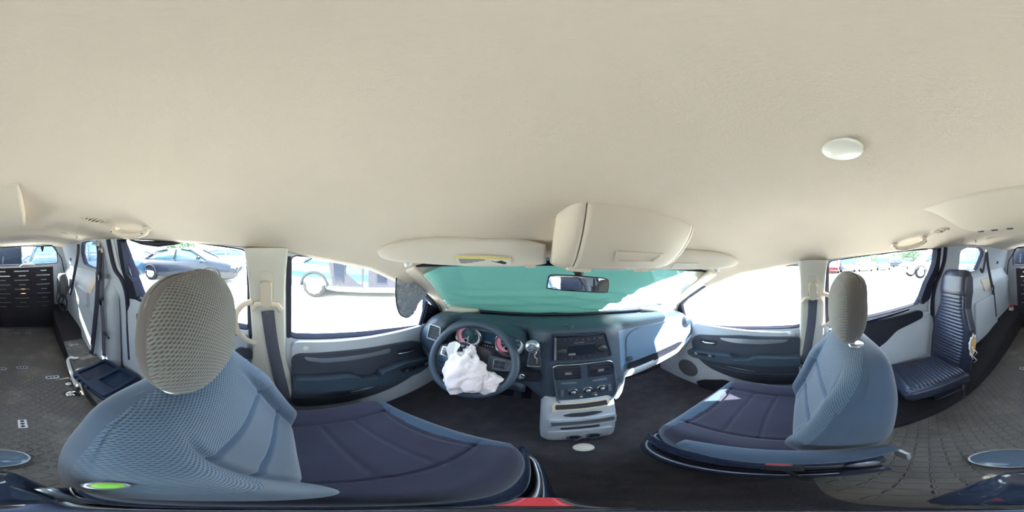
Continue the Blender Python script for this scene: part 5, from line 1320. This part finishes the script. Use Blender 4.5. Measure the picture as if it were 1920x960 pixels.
WH = {}
def wheel(parent, c, M, m='wheel_silver', r=.33):
    X_ = M @ Matrix.Translation(c) @ Matrix.Rotation(PI/2, 4, 'Y')
    w_ = MB().lathe([(r*.55, -.10), (r*.94, -.11), (r, -.07), (r, .07), (r*.94, .11), (r*.55, .10)], 32, X_).build('wheel', 'tire', parent)
    MB().lathe([(r*.68, -.115), (r*.66, -.10), (r*.2, -.125), (r*.2, .125), (r*.66, .10), (r*.68, .115)], 10, X_).build('hub', m, w_)
def car(M, paint, label, kind='sedan', opened=False, hood=False, group='cars parked in the yard', cat_='car', wheel_m='wheel_silver'):
    root = empty('car' if kind != 'pickup' else 'pickup_truck', M=M); tag(root, label, cat_, group)
    S = dict(sedan=dict(L=2.38, w=.89, low=[(-2.38, .30, .62, .74), (-2.30, .24, .92, .82), (-1.7, .20, 1.00, .88), (-.6, .20, .96, .89), (.9, .20, .94, .89), (1.3, .20, .93, .88), (2.0, .22, .80, .84), (2.30, .26, .68, .76), (2.38, .32, .55, .66)],
                        top=[(-1.75, .97, .97), (-1.2, 1.30, .96), (-.6, 1.41, .96), (.1, 1.43, .95), (.55, 1.34, .95), (1.25, .95, .94)], r=.33, ax=(-1.42, 1.42), tw=.60),
             suv=dict(L=2.35, w=.93, low=[(-2.35, .40, .85, .80), (-2.28, .32, 1.05, .88), (-1.6, .28, 1.10, .92), (0, .28, 1.08, .93), (1.1, .28, 1.06, .92), (2.0, .30, .98, .88), (2.28, .34, .85, .80), (2.35, .42, .70, .72)],
                      top=[(-2.25, 1.06, 1.08), (-2.05, 1.66, 1.08), (-1.4, 1.74, 1.08), (0, 1.75, 1.06), (.45, 1.66, 1.06), (1.15, 1.08, 1.05)], r=.37, ax=(-1.4, 1.42), tw=.70),
             pickup=dict(L=2.75, w=.97, low=[(-2.75, .55, 1.05, .90), (-2.70, .45, 1.12, .95), (-.8, .42, 1.14, .97), (.3, .42, 1.14, .97), (1.5, .42, 1.14, .96), (2.55, .42, 1.08, .92), (2.72, .50, .95, .88), (2.75, .60, .80, .84)],
                         top=[(-.65, 1.12, 1.12), (-.50, 1.72, 1.12), (-.1, 1.82, 1.12), (.55, 1.80, 1.12), (.85, 1.70, 1.1), (1.45, 1.14, 1.1)], r=.41, ax=(-1.75, 1.75), tw=.74))[kind]
    rings = []
    for i in range(41):
        y = -S['L']+2*S['L']*i/40; zb, zt, hw_ = lerp_tab(S['low'], y); pts = [(hw_*.85, zb), (hw_*.97, zb+.10), (hw_, zb+.28), (hw_*.98, zt-.12), (hw_*.90, zt-.02), (hw_*.5, zt+.015)]
        pts = pts+[(-a, b) for a, b in reversed(pts)]
        rings.append([M @ Vector((a, y, b)) for a, b in pts])
    MB().rings(rings).build('body', paint, root)
    y0, y1 = S['top'][0][0], S['top'][-1][0]; rings = []; rf = []
    for i in range(31):
        y = y0+(y1-y0)*i/30; zt, zb = lerp_tab(S['top'], y); h = zt-zb; wb = S['w']*.93; wt = S['tw']+(wb-S['tw'])*(1-min(1, h/.4))*.8
        rings.append([M @ Vector(v_) for v_ in ((wb, y, zb-.08), (wt+(wb-wt)*.12, y, zt-.05*min(1, h/.3)), (wt*.8, y, zt), (-wt*.8, y, zt), (-wt-(wb-wt)*.12, y, zt-.05*min(1, h/.3)), (-wb, y, zb-.08))])
        if h > (.34 if kind == 'sedan' else .55): rf.append([M @ Vector(v_) for v_ in ((wt+(wb-wt)*.14, y, zt-.07), (wt*.85, y, zt+.006), (0, y, zt+.02), (-wt*.85, y, zt+.006), (-wt-(wb-wt)*.14, y, zt-.07), (0, y, zt-.06))])
    g_ = MB().rings(rings).build('windows', 'car_glass', root)
    MB().rings(rf).build('roof', paint, root)
    for q in (-1, 1):                                 # roof pillars
        tp = S['top']; e = [(tp[0][0], tp[0][2]), (tp[1][0], tp[1][1]), (tp[2][0], tp[2][1]-.03)]
        f = [(tp[-1][0], tp[-1][2]), (tp[-2][0], tp[-2][1]-.02), (tp[-3][0], tp[-3][1]-.04)]
        for ch in (e, f): MB().tube([M @ Vector((q*(S['w']*.93 if k_ == 0 else S['tw']+.05), y, z)) for k_, (y, z) in enumerate(ch)], .035, 8).build('pillar', paint, root)
        ym = -.15; MB().tube([M @ Vector((q*S['w']*.93, ym, tp[0][2])), M @ Vector((q*(S['tw']+.04), ym, lerp_tab(tp, ym)[0]-.06))], .035, 8).build('pillar', paint, root)
        for y in S['ax']:
            wheel(root, Vector((q*(S['w']-.13), y, S['r'])), M, wheel_m, S['r'])
            MB().tube([M @ Vector((q*(S['w']-.02), y+S['r']*1.12*math.cos(a), S['r']+S['r']*1.12*math.sin(a))) for a in [PI*k/14 for k in range(15)]], .035, 8).build('wheel_arch', 'tire', root)
        mb = MB(M); mb.box((q*S['w']*.70, S['L']-.10, .70 if kind == 'sedan' else .90), (.30, .16, .13)); mb.build('headlight', 'lamp_clear', root, bevel=.03)
        mb = MB(M); mb.box((q*S['w']*.78, -S['L']+.06, .86 if kind == 'sedan' else 1.0), (.24, .12, .14)); mb.build('taillight', 'red_plastic', root, bevel=.03)
        mb = MB(M); mb.box((q*(S['w']+.06), 1.0, 1.02 if kind == 'sedan' else 1.2), (.18, .10, .13)); mb.build('side_mirror', paint, root, bevel=.03)
    zt = S['low'][-1][2]; mb = MB(M); mb.box((0, S['L']-.03, zt+.02), (.9, .06, .16)); mb.build('grille', 'black_plastic', root, bevel=.02)
    mb = MB(M); mb.box((0, -S['L']+.02, zt+.15), (.5, .03, .12)); mb.build('license_plate', 'paper', root)
    if hood:
        R = Matrix.Rotation(math.radians(58), 3, 'X'); mb = MB(M); mb.box((0, 1.55, 1.38), (1.5, 1.15, .05), R); mb.build('raised_hood', 'car_black', root, bevel=.02)
    if opened:
        q = opened
        for y0_, y1_ in ((.95, -.02), (-.16, -1.02)):
            mb = MB(M); mb.v = [tuple(M @ Vector((q*(S['w']+dx), y, z))) for dx in (-.30, .012) for y, z in ((y0_, .34), (y0_+.02, .95), (y0_-.35, 1.28), (y1_+.05, 1.30), (y1_, .95), (y1_+(.12 if y1_ < -.5 else 0), .34))]
            mb.v = [tuple(M @ Vector((q*((S['w'] if z < 1 else S['tw']+.09)+dx), y, z))) for dx in (-.30, .014) for y, z in ((y0_, .34), (y0_+.02, .95), (y0_-.35, 1.26), (y1_+.05, 1.28), (y1_, .95), (y1_+(.12 if y1_ < -.5 else 0), .34))]
            mb.f = [(0, 1, 2, 3, 4, 5), (11, 10, 9, 8, 7, 6)]+[(i, (i+1) % 6, (i+1) % 6+6, i+6) for i in range(6)]; mb.mi = [0]*8
            mb.build('door_opening', 'car_seat', root, smooth=False)
            mb = MB(M); mb.box((q*(S['w']-.02), (y0_+y1_)/2-.15, .72), (.10, .30, .55)); mb.build('seat_back', 'car_black', root, bevel=.04)
            MB().tube([M @ Vector((q*(S['w']+.02), y0_, .34)), M @ Vector((q*(S['w']+.02), y1_, .34))], .03, 8).build('door_sill', 'car_white', root)
    return root
car(ext(350, 7.3, 985), 'car_black', 'black sedan standing outside the driver side sliding window')
car(ext(694, 4.85, 1178), 'car_blue', 'blue-grey sedan with pale wheels and missing doors outside the driver window', opened=1, wheel_m='white_plastic')
car(ext(236, 13, 420), 'car_white', 'white SUV far behind the tail of the black sedan, nose forward', 'suv')
car(ext(268, 22, 700), 'car_red', 'small red car far off between the white SUV and the black sedan')
car(ext(355, 20, 840), 'car_white', 'white sedan far off behind the roof of the black sedan')
car(ext(428, 11, 905), 'car_white', 'white sedan behind the nose of the black sedan, next to the door pillar')
car(ext(1558, 19, 598), 'car_red', 'red car at the forward end of the row outside the passenger side sliding window')
car(ext(1589, 20.5, 1589), 'car_grey', 'dark grey SUV between the red car and the white sedan in the far row', 'suv')
car(ext(1622, 22, 1622), 'car_white', 'white sedan seen from behind in the row outside the passenger side window')
car(ext(1656, 23.5, 1656), 'car_grey', 'dark grey SUV with open space below, next to the white sedan in the far row', 'suv')
car(ext(1682, 30, 1400), 'car_black', 'black wrecked car in the far row beyond the open sandy yard')
car(ext(1704, 33, 1750), 'car_black', 'black SUV wreck in the far row below the trees', 'suv')
car(ext(1724, 37, 1400), 'car_grey', 'grey wrecked sedan in the far row nearest the white pickup')
car(ext(1752, 13, 1100), 'car_white', 'white pickup truck parked behind the rear edge of the passenger sliding window', 'pickup', cat_='truck')
car(ext(1822, 9, 1000), 'car_blue', 'pale blue SUV seen through the passenger side rear quarter window', 'suv')
car(ext(12, 8.5, 990), 'car_grey', 'grey car with its hood raised behind the rear window', hood=True)
car(ext(70, 15.5, 420), 'car_blue', 'blue car behind the rear window beside the car with its hood up')
car(ext(99, 22, 500), 'car_tan', 'tan car far off at the driver side corner of the rear window', 'suv')
car(ext(1894, 20, 1500), 'car_tan', 'tan car far off at the passenger side corner of the rear window')
car(ext(164, 6.6, 560), 'car_blue', 'blue SUV seen through the driver side rear quarter window', 'suv')

# outside mirrors of the van
for s, P, lb in ((-1, (-.97, .84, .70), 'dark blue outside mirror on the driver door'), (1, (.98, .86, .70), 'pale outside mirror on the passenger door')):
    t = empty('outside_mirror', P); tag(t, lb, 'mirror', 'outside mirrors')
    M = frame(P, (1, s*.25, 0), (0, 0, 1)); rings = []
    for i in range(13):
        d = math.sin(PI*(i/12*.5+.5))**.5 if i else 1; k = i/12; sc = (1-k*k)**.5 if k < 1 else .02
        q = rp([(-.11, -.085), (.11, -.085), (.11, .085), (-.11, .085)], .04, 4); rings.append([M @ Vector((a*max(.15, sc), b*max(.15, sc), -.01-.10*k)) for a, b in q])
    MB().rings(rings).build('mirror_housing', 'car_blue' if s < 0 else 'car_white', t)
    f = lambda a, b, off: M @ Vector((a, b, off)); sheet('mirror_glass', rp([(-.10, -.075), (.10, -.075), (.10, .075), (-.10, .075)], .035), [], f, -.01, .0, 'mirror', t, grid=0)
    MB().tube([Vector(P)+Vector((-s*.08, .03, -.03)), Vector((s*.80, .86, .64))], [.035, .03], 10).build('mirror_foot', 'black_plastic', t)
# crinkled fold-up shade hanging in the driver window
pts = [(742, 511), (739, 530), (739, 560), (744, 583), (752, 592), (763, 593), (776, 581), (783, 566), (797, 552), (790, 541), (770, 524), (752, 513)]
so = cat(WL(pts), 4)
fd = lambda y, z, off: wpt(-1, y, z, .012+off+.006*noise.noise(Vector((y*45, z*60, 0)))+.004*noise.noise(Vector((y*100, z*90, 4))))
o = sheet('window_shade', so, [], fd, 0, .002, 'dusty_shade', None, grid=.008, smooth=True); tag(o, 'crinkled silver-grey fabric shade stuck in the front corner of the driver window', 'sunshade')
MB().tube([wpt(-1, y, z, .014) for y, z in so[:24]], .0035, 8).build('shade_hem', 'black_plastic', o)

# carport, trees and far buildings
cp_ = empty('carport', M=ext(262, 46, 262)); tag(cp_, 'long flat-roofed steel carport far beyond the black sedan', 'carport'); M = ext(262, 46, 262)
mb = MB(M); mb.box((0, 0, 3.0), (11, 6, .25)); mb.build('roof', 'roof_steel', cp_)
for x in (-5, -1.7, 1.7, 5): mb = MB(M); mb.box((x, 0, 1.5), (.18, .18, 3.0)); mb.build('post', 'roof_steel', cp_)
bl = MB(ext(400, 60, 400)); bl.box((0, 0, 1.6), (22, 8, 3.2)); bl.box((0, 0, 3.3), (22.6, 8.6, .2)); o = bl.build('warehouse', 'building', smooth=False); tag(o, 'long pale warehouse on the horizon behind the white cars', 'building')
def tree(px, dist, h, wd, lb, seed):
    M = ext(px, dist, px); t = empty('tree', M=M); tag(t, lb, 'tree', 'trees at the edge of the yard'); random.seed(seed)
    MB(M).tube([(0, 0, 0), (.1, 0, h*.3), (0, .1, h*.6)], [.25, .18, .08], 8).build('trunk', 'bark', t)
    mb = MB(M)
    for i in range(900):
        d = Vector((random.gauss(0, 1), random.gauss(0, 1), random.gauss(0, 1))).normalized()*random.uniform(.55, 1)
        c = Vector((d.x*wd/2, d.y*wd/2, h*.58+d.z*h*.40)); c *= 1+.12*noise.noise(c); a = Vector((random.gauss(0, 1), random.gauss(0, 1), random.gauss(0, 1))).normalized()*.28; b_ = a.orthogonal().normalized()*.2
        mb.add([c-a, c+b_, c+a, c-b_], [(0, 1, 2, 3)])
    mb.build('foliage', 'leaf', t, smooth=False)
tree(338, 30, 4.3, 5.5, 'broad green tree behind the black sedan', 1)
for i, (px, d_, h, wd, lb) in enumerate(((1625, 55, 3.6, 12, 'low tree line on the horizon above the white sedan'), (1688, 72, 5.0, 10, 'tree on the horizon above the black wrecks'), (1712, 48, 4.6, 7, 'rounder tree rising over the far row of wrecks'), (1752, 74, 5.4, 12, 'tree on the horizon above the white pickup truck'), (1830, 52, 4.8, 10, 'tree beyond the pale blue SUV'), (1895, 50, 4.5, 9, 'tree beyond the passenger side of the rear window'), (25, 66, 4, 12, 'tree line beyond the raised hood'))): tree(px, d_, h, wd, lb, i+5)
for i, (px, d_, lb) in enumerate(((1613, 10.5, 'grey strip of scrap lying on the sandy ground outside'), (1632, 8, 'thin scrap strip on the sand nearer the van'))):
    M = ext(px, d_, px+90); rings = [[M @ Vector((-.5+k*.1, .12*math.cos(a)+.05*math.sin(k), .03+.05*abs(math.sin(a))*math.sin(PI*k/10))) for a in [2*PI*j/8 for j in range(8)]] for k in range(11)]
    tag(MB().rings(rings).build('scrap_strip', 'car_grey'), lb, 'scrap')
